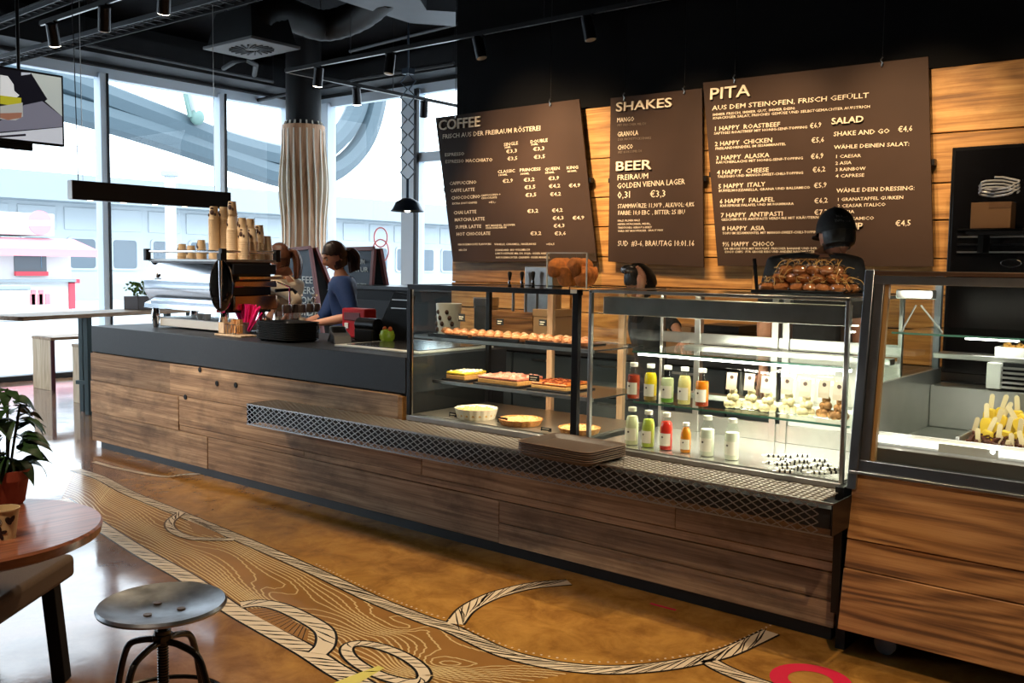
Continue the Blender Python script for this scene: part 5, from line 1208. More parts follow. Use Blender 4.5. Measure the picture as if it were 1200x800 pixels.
# ================================================================ COUNTER-TOP THINGS
CT_Z = 1.05
def on_top(px, py): p = at(px, py, Z=CT_Z); return (p[0], p[1], CT_Z)
bx_ = thing('condiment_board', 'pale wooden serving board under the sugar and straw holders', 'board', on_top(266, 393.5)); bx_.location[1] += .01
MB().box(-.12, .22, -.04, .10, 0, .014).build('plank', W_PALE, bx_, .003)
p0 = bx_.location.copy()
wb = thing('wooden_holder', 'small pale wooden box of stir sticks on the serving board', 'holder', (p0[0]-.075, p0[1]+.025, CT_Z+.014))
MB().box(-.035,.035,-.035,.035,0,.006).box(-.035,.035,-.035,-.030,0,.085).box(-.035,.035,.030,.035,0,.085).box(-.035,-.030,-.03,.03,0,.085).box(.030,.035,-.03,.03,0,.085).build('box', W_PALE, wb)
for k in range(9): MB().bar((rnd.uniform(-.02,.02), rnd.uniform(-.02,.02), .01), (rnd.uniform(-.03,.03), rnd.uniform(-.03,.03), .125), .007, .002).build('stick', W_PALE, wb)
SUG = mat('sugar_packet', srgb(206,150,90), .6)
sgh = thing('sugar_holder', 'wire holder of brown sugar sachets on the serving board', 'holder', (p0[0]+.06, p0[1]+.03, CT_Z+.014))
for k in range(12): MB().bar((-.06+.011*k, -.02+.01*(k%3), .01), (-.05+.010*k, .0, .10+rnd.uniform(0,.02)), .028, .006).build('sachet', SUG, sgh)
for k in range(5): MB().tube([(-.07+.035*k,-.05,0),(-.07+.035*k,-.05,.075)], .003, 6).build('wire', CHROME, sgh)
MB().tube([(-.07,-.05,.075),(.07,-.05,.075),(.07,.05,.075),(-.07,.05,.075)], .003, 6, True).build('wire_rim', CHROME, sgh)
sw_ = thing('straw_cup', 'fan of bright pink drinking straws standing beside the machine', 'straws', on_top(284, 391)); sw_.location[1] += .04
MB().lathe([(.035,0),(.042,.09),(.040,.09),(.033,.004),(0,.004)], (0,0,0), 18).build('holder', STEELD, sw_)
PKS = mat('pink_straw', srgb(255,44,130), .35)
smesh = MB().cyl((0,0,0), .0058, 0, .225, 8).mesh('straw', PKS)
for k in range(60):
    o = bpy.data.objects.new('straw', smesh); C.objects.link(o); o.parent = sw_; a = rnd.uniform(0, 6.28); q = rnd.uniform(0, .028)
    o.location = (q*math.cos(a)*.8, q*math.sin(a)*.8, .006); o.rotation_euler = (-.1-math.sin(a)*q*5, math.cos(a)*q*30-.05, 0)
CLR = glass('jar_glass', (.95,.95,.93), 1.6); LIDM = mat('dark_lid', (.09,.06,.045), .3, .6)
SHK = mat('spice', srgb(120,70,44), .7)
for k, (px, py, c, nm) in enumerate(((305,390,(180,120,70),'leftmost'),(314,389,(96,60,44),'second'),(323,389,(210,196,170),'third'),(333,388,(110,70,50),'fourth'),(341,387,(200,160,110),'rightmost'))):
    l = on_top(px, py); t = thing('spice_shaker', 'glass shaker with dark metal lid behind the black trays, %s of five' % nm, 'shaker', (l[0], l[1]+.26, CT_Z)); t.scale = (1.4,1.4,1.75)
    MB().lathe([(.024,0),(.026,.01),(.026,.085),(.022,.09)], (0,0,0), 16).build('glass_body', CLR, t)
    MB().lathe([(.021,.004),(.022,.012),(.022,.05+.006*(k%3)),(0,.052)], (0,0,0), 14).build('powder', mat('powder', srgb(*c), .8), t)
    MB().lathe([(.027,.085),(.028,.118),(.024,.124),(0,.126)], (0,0,0), 16).build('lid', LIDM, t)
for px, nm in ((309,'left'),(327,'right')):
    l = on_top(px, 386); t = thing('syrup_pump_bottle', 'clear bottle with chrome pump top beside the espresso machine, %s one' % nm, 'bottle', (l[0], l[1]+.36, CT_Z)); t.scale = (1.3,1.3,1.4)
    MB().lathe([(.028,0),(.032,.01),(.032,.10),(.014,.14),(.012,.16)], (0,0,0), 16).build('glass_body', CLR, t); MB().lathe([(.015,.155),(.016,.18),(.006,.185),(.006,.20)], (0,0,0), 12).box(-.012,.035,-.008,.008,.195,.207).build('pump', CHROME, t)
# stack of black trays on the counter
c_ = at(342, 399, Z=CT_Z); bt0 = None
for k in range(11):
    z = CT_Z+.001+.0115*k; l = 'black oval-edged tray, topmost of the stack on the worktop' if k == 10 else 'black tray in the stack on the worktop below the topmost'
    if bt0 is None:
        bt0 = thing('black_tray', l, 'tray', (c_[0], 4.20, z), 0, 'black trays stacked on the worktop'); tray_shape(.205, .15, .07, .022).build('tray_body', BLACKM, bt0); MB().tube([(q[0], q[1], .021) for q in tray_shape(.205,.15,.07,.022).v[48:72]], .003, 6, True).build('rim', BLACK, bt0)
    else: dup(bt0, (c_[0], 4.20, z), 0, l)
# card terminal
l = on_top(391, 402); ctm = thing('card_terminal', 'black payment terminal on a grey cradle before the woman in blue', 'card terminal', (l[0], l[1]+.05, CT_Z), math.radians(-30))
MB().prism([(-.10,0),(.09,0),(.07,.03),(-.02,.085),(-.08,.085)], 'Y', -.04, .04).build('body', BLACKM, ctm, .006)
MB().prism([(-.12,0),(-.10,0),(-.02,.05),(.07,.03),(.09,0),(.12,0),(.085,.045),(-.02,.066)], 'Y', -.045, .045).build('cradle', mat('cradle_grey', (.10,.10,.11), .4), ctm, .003)
ctm.scale = (1.35, 1.3, 1.3); MB().box(-.06,-.03,-.03,.03,.085,.089).build('screen', mat('terminal_screen', (.25,.30,.36), .2), ctm)
# red box
RED = mat('red_plastic', srgb(176,18,30), .5, 0, .3)
a_, b_ = at(404, 390, Y=4.75), at(431, 362, Y=4.75)
rb = thing('red_dispenser', 'red plastic box dispenser standing behind the black printer', 'dispenser', ((a_[0]+b_[0])/2, 4.78, CT_Z)); w_ = (b_[0]-a_[0])/2; h_ = b_[2]-CT_Z
MB().box(-w_, w_, -.06, .06, 0, h_).build('body', RED, rb, .012)
MB().box(-w_+.03, w_-.05, -.066, -.058, h_-.09, h_-.03).build('recess', mat('red_dark', srgb(96,10,18), .4), rb, .004); MB().box(-w_+.04, -w_+.08, -.068, -.06, h_-.15, h_-.11).build('white_label', WHITE, rb)
a_ = at(432, 392, Y=4.62)
pn = thing('receipt_printer', 'black cylindrical receipt printer right of the red box', 'printer', (a_[0], 4.62, CT_Z))
MB().cyl((0,0,0), .052, -.10, .10, 22, 'X').xf(Matrix.Translation((0,0,.115))).build('roll_housing', BLACKM, pn, .004); MB().box(-.09,.10,-.06,.06,0,.09).build('base', BLACK, pn, .008)
MB().tube(spline([(-.07,-.06,.02),(-.12,-.1,.005),(-.05,-.13,.004),(.1,-.1,.004)], 5), .004, 6).build('cable', BLACK, pn)
a_ = at(461, 385, Y=4.72)
ps = thing('till_screen', 'tilted black till monitor seen from behind, left of the cake case', 'monitor', (a_[0], 4.72, CT_Z), math.radians(0))
MB().prism([(-.20,.0),(.14,.0),(.21,.34),(.015,.36)], 'Y', -.02, .02).build('shell', mat('till_black', (.012,.013,.015), .6, 0, .2), ps, .01); MB().box(-.08,.06,-.08,.10,0,.02).bar((0,.02,.01),(0,.02,.2),.05,.03).build('stand', BLACK, ps, .004)
for k in range(2): MB().box(.0+.01*k,.15+.012*k,-.024,-.02,.24+.06*k,.246+.06*k).build('vent_line', STEELD, ps)
a_ = at(478, 385, Y=4.30)
# small green fruit figure
l = on_top(450, 402); gf = thing('green_apple', 'round yellow-green fruit figure with two orange knobs beside the cold well', 'fruit', (l[0], l[1]+.03, CT_Z))
MB().lathe([(.0,.006),(.03,.0),(.052,.03),(.056,.055),(.044,.088),(.018,.098),(.0,.092)], (0,0,0), 22).build('body', mat('apple_green', srgb(150,182,52), .4, coat=.4, var=.2, vscale=30), gf)
for s in (-1,1): MB().ball((s*.028+.008,-.005,.100), .016, .016, .018).build('orange_knob', mat('knob_orange', srgb(206,104,50), .5), gf)
# white printed napkin bundle seen through the case side
nb = thing('patterned_cups', 'white cup stack with black leaf print behind the cake case', 'cup', (at(522, 380, Y=5.86)[0], 5.9, .98))
MB().lathe([(.09,0),(.11,.30),(.10,.30),(.085,.01),(0,.01)], (0,0,0), 20).build('body', WHITE, nb)
for k in range(14): a = -PI*.1-k*.22; MB().ball((.10*math.cos(a),.10*math.sin(a),.08+.05*(k%4)), .018, .018, .022, 8, 6).build('printed_leaf', PBR, nb)
# ================================================================ CHALKBOARDS
FRM = mat('red_brown_frame', srgb(120,52,46), .5); SLATE = mat('slate', srgb(56,66,78), .6, var=.1, vscale=8); CHK = mat('chalk', srgb(206,206,200), .8)
def aboard(P4, y, name, label, lines, side=True):
    Q = [at(px, py, Y=y) for px, py in P4]   # tl, tr, br, bl of the visible front
    c = (Q[2]+Q[3])/2; dn_ = (Q[3]-Q[0]); k = c[2]/max(.01, (Q[0][2]-Q[3][2])); base = Q[3]+dn_*k; baser = Q[2]+(Q[2]-Q[1])*k
    t = thing(name, label, 'chalkboard', (c[0], y, 0)); O = Vector((c[0], y, 0))
    F4 = [Q[0]-O, Q[1]-O, baser-O, base-O]
    T_ = lambda p, dy: (p[0], dy, p[2])
    V = [T_(p, 0) for p in F4]+[T_(p, .02) for p in F4]
    MB().add(V, [(3,2,1,0),(4,5,6,7),(0,1,5,4),(1,2,6,5),(2,3,7,6),(3,0,4,7)]).build('slate', SLATE, t)
    for a, b in ((0,1),(1,2),(2,3),(3,0)): MB().bar(Vector(T_(F4[a], -.005)), Vector(T_(F4[b], -.005)), .045, .035, up=(0,1,0)).build('frame_bar', FRM, t, .003)
    R4 = [F4[0]+Vector((.02,.06,0)), F4[1]+Vector((.02,.06,0)), Vector((F4[2][0]+.05,.62,0)), Vector((F4[3][0]+.05,.62,0))]
    MB().add([tuple(p) for p in R4]+[(p[0],p[1]+.02,p[2]) for p in R4], [(3,2,1,0),(4,5,6,7),(0,1,5,4),(1,2,6,5),(2,3,7,6),(3,0,4,7)]).build('rear_board', BLACK, t)
    MB().bar(R4[1], R4[2], .05, .04, up=(0,1,0)).build('rear_frame', FRM, t)
    for s, px, py, px1, cap in lines:
        a, b = at(px, py, Y=y-.012), at(px1, py, Y=y-.012); h = (at(px, py-cap, Y=y)-at(px, py, Y=y)).length
        cu = bpy.data.curves.new('chalk_lettering', 'FONT'); cu.body = s; cu.size = h/.7; cu.extrude = .001; cu.offset = .001; cu.resolution_u = 2; cu.materials.append(CHK)
        o = bpy.data.objects.new('chalk_lettering', cu); C.objects.link(o); o.parent = t; texts.append((o, a-O, 0, (b-a).length))
aboard([(334,293),(364,290),(376,372),(330,372)], 7.6, 'chalkboard_stand', 'grey-blue pavement chalkboard between the two women, COFFEE LOVERS COME INSIDE', [('COFFEE',336,331,366,8),('LOVERS',338,343,368,8),('COME',346,355,371,8),('INSIDE',338,368,373,8)])
aboard([(402,292),(439,291),(434,362),(398,362)], 7.0, 'chalkboard_stand', 'pavement chalkboard with red-brown frame right of the woman in blue', [('FREIRAUM',404,309,427,5.5),('NATUR',408,318,431,5.5),('SORT?',408,337,429,5.5),('MM',408,357,429,9)])
# ================================================================ SEATING AT THE WINDOW
hz = 1.06
pL, pR = at(20, 371, Z=hz), at(190, 363, Z=hz)
ht_ = thing('high_table', 'long high bar table with rounded end by the left windows', 'table', (pL[0], pL[1], 0)); 
L_ = 2.3; wT = .62
pts = [(.10*math.cos(a)+.12, .10*math.sin(a)+.10) for a in [math.radians(d) for d in range(180, 271, 15)]]
top = [(p[0]-.02, p[1]) for p in pts]+[(wT, .02), (wT, L_), (0, L_)]
dirA = Vector((pR[0]-pL[0], pR[1]-pL[1], 0)).normalized(); angA = math.atan2(dirA.y, dirA.x)
# tabletop: long axis along dirA
ht_.rotation_euler = (0, 0, angA-PI/2)
MB().prism([(x, y) for x, y in [(-.5,.12),(-.47,.04),(-.40,.0),(0,.0),(.05,.03),(.06,.10),(.06,2.6),(-.5,2.6)]], 'Z', hz-.04, hz).build('tabletop', W_PALEY, ht_, .004)
GRN = mat('dark_green_metal', srgb(26,44,46), .4, .4)
for (x, y) in ((-.05,.85),(-.30,1.00),(-.05,2.3),(-.40,2.3)): MB().box(x-.03, x+.03, y-.03, y+.03, 0, hz-.04).build('leg', GRN, ht_, .003)
MB().box(-.30,-.05,.90,.94,.3,.34).build('stretcher', GRN, ht_)
def bench(a, b, z, lab, ln, depth=.40):
    a = Vector(a); b = Vector(b); d = (b-a).normalized(); ang = math.atan2(d.y, d.x); w_ = (b-a).length
    t = thing('window_bench', lab, 'bench', (a.x, a.y, 0), ang)
    MB().box(0, w_, 0, .045, 0, z).build('end_panel', W_PALE, t, .004); MB().box(0, w_, ln-.045, ln, 0, z).build('end_panel', W_PALE, t, .004)
    MB().box(w_-.012, w_+.002, -.002, .047, 0, z-.03).build('edge_band', mat('dark_edge', srgb(90,40,50), .5), t)
    MB().box(-.005, w_+.005, -.005, ln, z-.035, z).build('seat', W_PALEY, t, .004)
bench(at(39,454,Z=0), at(61,458,Z=0), .655, 'far pale wooden bench end beside the left window', 1.7)
bench(at(86,471,Z=0), at(108,475,Z=0), .665, 'nearer pale wooden bench just left of the counter end', 1.6)
pp_ = at(173, 362, Z=hz)
pt_ = thing('window_planter', 'brown rectangular planter with small green plants on the high table', 'planter', (pp_[0], pp_[1], hz), angA-PI/2)
MB().box(-.10, .12, -.25, .25, 0, .15).build('trough', mat('planter_brown', srgb(66,44,40), .5), pt_, .005)
mb = MB(); LFV = mat('leaf_light', srgb(110,140,62), .5, var=.3, vscale=20)
for k in range(240):
    x, y, z = rnd.uniform(-.1,.12), rnd.uniform(-.24,.24), .15+rnd.uniform(0,.14); d = Vector((rnd.uniform(-1,1), rnd.uniform(-1,1), rnd.uniform(-.2,1))).normalized()*.045; n_ = d.orthogonal().normalized()*.016
    mb.add([(x,y,z), tuple(Vector((x,y,z))+d*.5+n_), tuple(Vector((x,y,z))+d), tuple(Vector((x,y,z))+d*.5-n_)], [(0,1,2,3)])
mb.build('leaves', LFV, pt_, kind='stuff', smooth=False)
# ================================================================ FOREGROUND
rt_c = Vector((-3.187, 1.18, 0))
rt = thing('round_table', 'round red-brown wooden table on a black post at the lower left', 'table', tuple(rt_c))
MB().lathe([(0,.705),(.375,.705),(.396,.715),(.402,.742),(.396,.75),(0,.75)], (0,0,0), 72).build('tabletop', W_TABLE, rt)
MB().box(-.055,.055,-.055,.055,.02,.715).build('post', BLACK, rt, .004); MB().box(-.28,.28,-.28,.28,0,.02).build('foot_plate', BLACK, rt, .004)
# pot plant
pc = Vector((-3.42, 1.30, .75)); pc = at(8, 590, Z=.75); pc = Vector((pc[0]-.0, pc[1]+.0, .75))
po = thing('potted_plant', 'leafy green plant in a terracotta pot on the round table', 'potted plant', tuple(pc))
MB().lathe([(.05,0),(.058,.01),(.072,.09),(.080,.09),(.083,.125),(.076,.125),(.070,.10),(0,.10)], (0,0,0), 32).build('pot', mat('terracotta', srgb(150,66,44), .6, var=.1, vscale=20), po)
LF = mat('leaf_dark', srgb(38,66,28), .45, var=.3, vscale=12); STM = mat('stem_green', srgb(60,70,36), .6)
lm = MB(); S = 7
for j in range(S+1):
    v = j/S; w_ = .33*math.sin(PI*min(1,v**.75))*(1-.25*v); z = .16*math.sin(PI*v)-.25*v*v
    lm.v += [(-w_, v, z+.06*w_), (0, v, z-.02), (w_, v, z+.06*w_)]
lm.f = [(3*j+i, 3*j+i+1, 3*j+4+i, 3*j+3+i) for j in range(S) for i in range(2)]
lmesh = lm.mesh('leaf', LF)
r3 = random.Random(12)
for k in range(5):
    a = k*1.25; top_ = Vector((.05*math.cos(a), .05*math.sin(a), .30+.05*(k%3)))
    MB().tube(spline([(0.01*math.cos(a),.01*math.sin(a),.09),(top_.x*.5,top_.y*.5,.2),tuple(top_)], 4), [.005]*8+[.003], 6).build('stem', STM, po)
for k in range(74):
    hgt = r3.uniform(.13, .40); a = r3.uniform(0, 6.283); rr = .02+.05*r3.random()*(1.0 if hgt < .34 else .4); s = r3.uniform(.075,.115)*(1 if hgt < .33 else .8)
    o = bpy.data.objects.new('leaf', lmesh); C.objects.link(o); o.parent = po
    o.location = (rr*math.cos(a), rr*math.sin(a), hgt); o.scale = (s, s, s); o.rotation_euler = (r3.uniform(-.75, .35), r3.uniform(-.4,.4), a-PI/2+r3.uniform(-.4,.4))
# printed paper cup
cc_ = at(6, 630, Z=.75); cp_ = thing('coffee_cup', 'cream paper cup with black leaf print on the round table', 'cup', (cc_[0], cc_[1], .75), math.radians(-40))
MB().lathe([(0,.004),(.030,.0),(.030,.004),(.041,.088),(.044,.090),(.044,.094),(.0405,.094),(.029,.008),(0,.008)], (0,0,0), 32).build('cup_body', mat('cup_cream', srgb(216,188,140), .6), cp_)
def cprint(name, shapes, m):
    mb = MB()
    for pts in shapes:
        V = []
        for u, z in pts:
            rr = .0303+(.041-.0303)*(z/.088)+.0006; a = -PI/2+u/.036; V.append((rr*math.cos(a), rr*math.sin(a), z))
        mb.add(V, [tuple(range(len(V)))])
    mb.build(name, m, cp_, smooth=False)
def blob(u, z, a, b, r_=0, n=14):
    return [(u+a*math.cos(t)*math.cos(r_)-b*math.sin(t)*math.sin(r_), z+a*math.cos(t)*math.sin(r_)+b*math.sin(t)*math.cos(r_)) for t in [2*PI*k/n for k in range(n)]]
CPK = mat('cup_black_print', srgb(44,26,24), .6)
for side in (-.052, 0.0, .052):
    cprint('printed_leaf', [blob(side+.012*math.cos(a), .022+.012*math.sin(a), .011, .006, a) for a in (.3, 1.5, 2.7, 3.9, 5.1)], CPK)
    cprint('printed_leaf', [blob(side+.026, .060, .008, .014, .5), blob(side+.036, .064, .007, .012, -.5)], CPK)
    cprint('printed_disc', [blob(side-.004, .058, .013, .013, 0, 20)], CPK)
    def ringq(u, z, r0, r1): 
        return [[(u+q*math.cos(t), z+q*math.sin(t)) for q, t in ((r0,a),(r0,b),(r1,b),(r1,a))] for a, b in [(2*PI*k/16, 2*PI*(k+1)/16) for k in range(16)]]
    WM = CREAM
    mb = MB()
    for pts in ringq(side-.004, .058, .0105, .0115)+[[(side-.008,.050),(side-.006,.050),(side-.006,.067),(side-.008,.067)],[(side-.006,.057),(side+.000,.064),(side+.002,.063),(side-.004,.056)],[(side-.004,.058),(side+.002,.051),(side+.000,.050),(side-.006,.057)]]:
        V = []
        for u, z in pts:
            rr = .0303+(.041-.0303)*(z/.088)+.0012; a = -PI/2+u/.036; V.append((rr*math.cos(a), rr*math.sin(a), z))
        mb.add(V, [(0,1,2,3)])
    mb.build('printed_letter', CREAM, cp_, smooth=False)
# padded bench stool
UPH = mat('brown_upholstery', srgb(104,84,68), .9, var=.12, vscale=300); 
q0, q1 = at(22, 715, Z=.40), at(92, 668, Z=.40)
d_ = Vector((q1[0]-q0[0], q1[1]-q0[1], 0)); ang = math.atan2(d_.y, d_.x)
pb = thing('padded_bench', 'brown upholstered bench with dark splayed legs under the round table', 'bench', (q1[0], q1[1], 0), ang)
MB().box(-.62, -.02, .0, .36, .385, .475).build('cushion', UPH, pb, .022, seg=4)
sh_ = [(-.64,.03),(0,.03)]+[(.0+.17*math.sin(a)*.35, .20-.17*math.cos(a)) for a in [PI*k/12 for k in range(13)]]+[(0,.37),(-.64,.37)]
MB().prism(sh_, 'Z', .392, .455).build('curved_shell', W_TABLE, pb, .006)
for (x, y, dx, dy) in ((-.12,.05,.03,-.02),(-.12,.31,.03,.03),(-.54,.05,-.03,-.02),(-.54,.31,-.03,.03)):
    MB().bar((x, y, .385), (x+dx, y+dy, 0), .052, .052).build('leg', BLACK, pb, .003)
# metal swivel stool
sh = .47
cS = (at(112,710,Z=sh)+at(266,702,Z=sh))/2; rS = (at(112,710,Z=sh)-at(266,702,Z=sh)).length/2
ms = thing('swivel_stool', 'industrial steel swivel stool with a dished seat at the lower left', 'stool', (cS[0], cS[1], 0), .35)
SEATM = mat('worn_steel', (.30,.31,.335), .32, 1, var=.6, vscale=9)
MB().lathe([(0,sh-.024),(.05,sh-.023),(.085,sh-.021),(.10,sh-.017),(rS*.75,sh-.010),(rS*.9,sh-.001),(rS*.97,sh+.003),(rS,sh-.006),(rS*.985,sh-.014),(rS*.9,sh-.014),(0,sh-.034)], (0,0,0), 64).build('seat', SEATM, ms)
for k in range(3):
    a = 2*PI*k/3+.4; MB().cyl((.062*math.cos(a), .062*math.sin(a), 0), .0135, sh-.022, sh-.0185, 18).build('screw', mat('bronze_screw', (.16,.09,.05), .35, .9), ms)
DKS = mat('blackened_steel', (.06,.055,.05), .25, .9)
MB().cyl((0,0,0), .016, .10, sh-.03, 20).build('spindle', DKS, ms)
mb = MB()
for k in range(31): mb.lathe([(.0155,0),(.0195,.003),(.0155,.006)], (0,0,.13+k*.0095), 14)
mb.build('screw_thread', DKS, ms, kind='stuff')
MB().cyl((0,0,0), .027, sh-.135, sh-.09, 20).cyl((0,0,0), .035, sh-.125, sh-.105, 6).build('nut', DKS, ms, .002)
for k in range(4):
    a = PI/2*k; ca, sa = math.cos(a), math.sin(a)
    P = spline([(.02*ca,.02*sa,sh-.13),(.07*ca,.07*sa,sh-.135),(.135*ca,.135*sa,sh-.16),(.165*ca,.165*sa,sh-.22),(.19*ca,.19*sa,.15),(.215*ca,.215*sa,.012)], 6)
    MB().tube(P, .0115, 10).build('leg', DKS, ms); MB().cyl((.215*ca,.215*sa,0), .016, 0, .014, 12).build('foot_cap', BLACK, ms)
MB().tube([(.196*math.cos(a), .196*math.sin(a), .13) for a in [2*PI*k/40 for k in range(40)]], .008, 8, True).build('foot_ring', DKS, ms)
# ================================================================ PEOPLE
SKIN = mat('skin', srgb(206,150,122), .5, var=.05, vscale=20); SKIN.node_tree.nodes['Principled BSDF'].inputs['Subsurface Weight'].default_value = .08
def head_mesh(Mx, s=1.0, female=True):
    """a modelled head facing +Y, centred between the ears"""
    V = []; F = []; n, m = 40, 30
    def g(x, c, w_): return math.exp(-((x-c)/w_)**2)
    for j in range(m+1):
        t = PI*j/m
        for i in range(n):
            a = 2*PI*i/n; x = math.sin(t)*math.cos(a); y = math.sin(t)*math.sin(a); z = math.cos(t)
            X, Y, Z = x*.076, y*.096, z*.118
            if Z < 0: X *= 1-.30*(-Z/.118)**1.3; Y = Y*(1-.10*(-Z/.118)) if Y > 0 else Y*(1-.42*(-Z/.118)**1.1)
            if y > 0:
                fr = y
                Y += fr*(.024*g(X,0,.012)*g(Z,-.022,.018)+.012*g(X,0,.010)*g(Z,.002,.020))       # nose
                Y -= fr*.012*(g(X,.030,.016)+g(X,-.030,.016))*g(Z,.012,.014)                       # eye sockets
                Y += fr*.005*g(abs(X),.028,.022)*g(Z,.034,.010)                                    # brow
                Y += fr*(.007*g(X,0,.020)*g(Z,-.055,.006)+.007*g(X,0,.018)*g(Z,-.068,.006)-.005*g(X,0,.024)*g(Z,-.0615,.003))  # lips
                Y += fr*.010*g(X,0,.022)*g(Z,-.098,.016)                                           # chin
                Y += fr*.004*(g(X,.042,.016)+g(X,-.042,.016))*g(Z,-.022,.02)                       # cheeks
            V.append(tuple(Mx @ Vector((X*s, Y*s, Z*s))))
    F = [(j*n+i, (j+1)*n+i, (j+1)*n+(i+1)%n, j*n+(i+1)%n) for j in range(m) for i in range(n)]
    for sd in (-1, 1):      # ears
        b = len(V); k = 0
        for (yy, zz, xx) in ((-.012,.030,.076),(-.030,.020,.084),(-.030,-.004,.083),(-.014,-.026,.072),(-.002,-.012,.076),(0.0,.012,.078),(-.014,.0,.074)):
            V.append(tuple(Mx @ Vector((sd*xx*s, yy*s, zz*s))))
        for q in range(6): F.append((b+6, b+q, b+(q+1)%6))
    return V, F
def hand(mb, w0, dirv, palmn, s=1.0, curl=.35):
    d = Vector(dirv).normalized(); nrm = Vector(palmn); nrm = (nrm-d*nrm.dot(d)).normalized(); sd = d.cross(nrm); w0 = Vector(w0)
    mb.tube([w0-d*.02, w0+d*.02*s, w0+d*.055*s, w0+d*.088*s], [.022*s, .027*s, .032*s, .026*s], 10)
    for k, L_ in enumerate((.070, .080, .075, .058)):
        b = w0+d*.078*s+sd*(-.026+.0175*k)*s; P = [b]; dd = d.copy()
        for q in range(3): dd = (dd+nrm*curl*(.6+.3*q)).normalized(); P.append(P[-1]+dd*L_*s/3)
        mb.tube(P, [.0092*s, .0088*s, .008*s, .0062*s], 7)
    b = w0+d*.03*s-sd*.024*s; dd = (d*.7-sd*.8+nrm*.25).normalized(); mb.tube([b, b+dd*.03*s, b+dd*.05*s+d*.012*s, b+dd*.058*s+d*.032*s], [.012*s, .011*s, .0095*s, .007*s], 7)
def figure(label, loc, rotz, H, W=1.0, arms=None, headrot=(0,0), lean=0.0, shirt=None, sleeve=.5, trousers=None, shirt_name='shirt', apron=None, neckline=0, shoes=None, joints=None):
    t = thing('person', label, 'person', loc, rotz); k = H/1.72
    Wl = Matrix.Translation(Vector(loc)) @ Matrix.Rotation(rotz, 4, 'Z'); inv = Wl.inverted()
    J = {'pelvis':(0,0,.93),'waist':(0,.0+lean*.3,1.06),'chest':(0,lean*.75+.0,1.24),'upper':(0,lean*.95-.01,1.36),'neck':(0,lean*1.05-.01,1.44),'head':(0,lean*1.15+.01,1.52)}
    for s, S in ((-1,'L'),(1,'R')):
        J['sh'+S] = (s*.155*W,lean*.95-.01,1.385); J['hip'+S] = (s*.085,0,.88); J['knee'+S] = (s*.095,.015,.48); J['ank'+S] = (s*.10,-.01,.08); J['toe'+S] = (s*.115,.14,.03)
        J['el'+S] = (s*.22,lean-.02,1.10); J['wr'+S] = (s*.22,.12,.88)
    J = {a: Vector(b)*k for a, b in J.items()}
    J.update({a: Vector(b) for a, b in (joints or {}).items()})
    J.update({a: inv @ Vector(b) for a, b in (arms or {}).items()})
    R_ = {'pelvis':(.145,.105),'waist':(.118*W,.088),'chest':(.135*W,.10),'upper':(.125*W,.085),'neck':(.052,.055),'head':(.048,.052)}
    for S in 'LR': R_.update({'sh'+S:(.058*W,.058*W),'hip'+S:(.088,.09),'knee'+S:(.056,.058),'ank'+S:(.038,.042),'toe'+S:(.036,.026),'el'+S:(.038*W,.038*W),'wr'+S:(.026,.024)})
    E = [('pelvis','waist'),('waist','chest'),('chest','upper'),('upper','neck'),('neck','head')]
    for S in 'LR': E += [('upper','sh'+S),('sh'+S,'el'+S),('el'+S,'wr'+S),('pelvis','hip'+S),('hip'+S,'knee'+S),('knee'+S,'ank'+S),('ank'+S,'toe'+S)]
    bm = bmesh.new(); sk = bm.verts.layers.skin.verify(); vv = {}
    for a, b in J.items():
        v = bm.verts.new(b); v[sk].radius = (R_[a][0]*k, R_[a][1]*k); v[sk].use_root = a == 'pelvis'; vv[a] = v
    for a, b in E: bm.edges.new((vv[a], vv[b]))
    me = bpy.data.meshes.new('rig'); bm.to_mesh(me); bm.free()
    o = bpy.data.objects.new('rig', me); C.objects.link(o)
    o.modifiers.new('skin', 'SKIN'); sb = o.modifiers.new('sub', 'SUBSURF'); sb.levels = 2; sb.render_levels = 2
    dg = bpy.context.evaluated_depsgraph_get(); dg.update()
    ev = bpy.data.meshes.new_from_object(o.evaluated_get(dg)); 
    V = [v.co.copy() for v in ev.vertices]; F = [tuple(p.vertices) for p in ev.polygons]; NRM = [v.normal.copy() for v in ev.vertices]
    bpy.data.objects.remove(o)
    hc = J['head']+Vector((0,.022*k,.085*k)); HM = Matrix.Translation(hc) @ Matrix.Rotation(headrot[1], 4, 'Z') @ Matrix.Rotation(-headrot[0], 4, 'X'); hs = .98*k
    mb = MB().add(V, F); hv, hf = head_mesh(HM, hs); mb.add(hv, hf)
    for S in 'LR':
        d = (J['wr'+S]-J['el'+S]).normalized(); hand(mb, J['wr'+S], d+Vector((0,0,-.1)), (0,0,-1) if abs(d.z) < .7 else (0,1,0), k)
    body = mb.build('body', SKIN, t)
    # clothes follow the body: faces chosen by nearest bone, pushed out along the normals
    seg = [(a, b, J[a], J[b]) for a, b in E]
    def near(p):
        best = None
        for a, b, A, B in seg:
            d = B-A; u = max(0, min(1, (p-A).dot(d)/d.length_squared)); q = (A+d*u-p).length
            if best is None or q < best[0]: best = (q, a, b, u)
        return best
    info = []
    for f in F:
        c = sum((V[i] for i in f), Vector())/len(f); info.append((near(c), c))
    def cloth(name, m, test, off):
        fs = [f for f, (nb, c) in zip(F, info) if test(nb, c)]
        used = sorted({i for f in fs for i in f}); mp = {i: j for j, i in enumerate(used)}
        x = MB().add([V[i]+NRM[i]*off for i in used], [tuple(mp[i] for i in f) for f in fs]).build(name, m, t)
        sd = x.modifiers.new('thickness', 'SOLIDIFY'); sd.thickness = .004; sd.offset = -1; return x
    zn = J['neck'].z
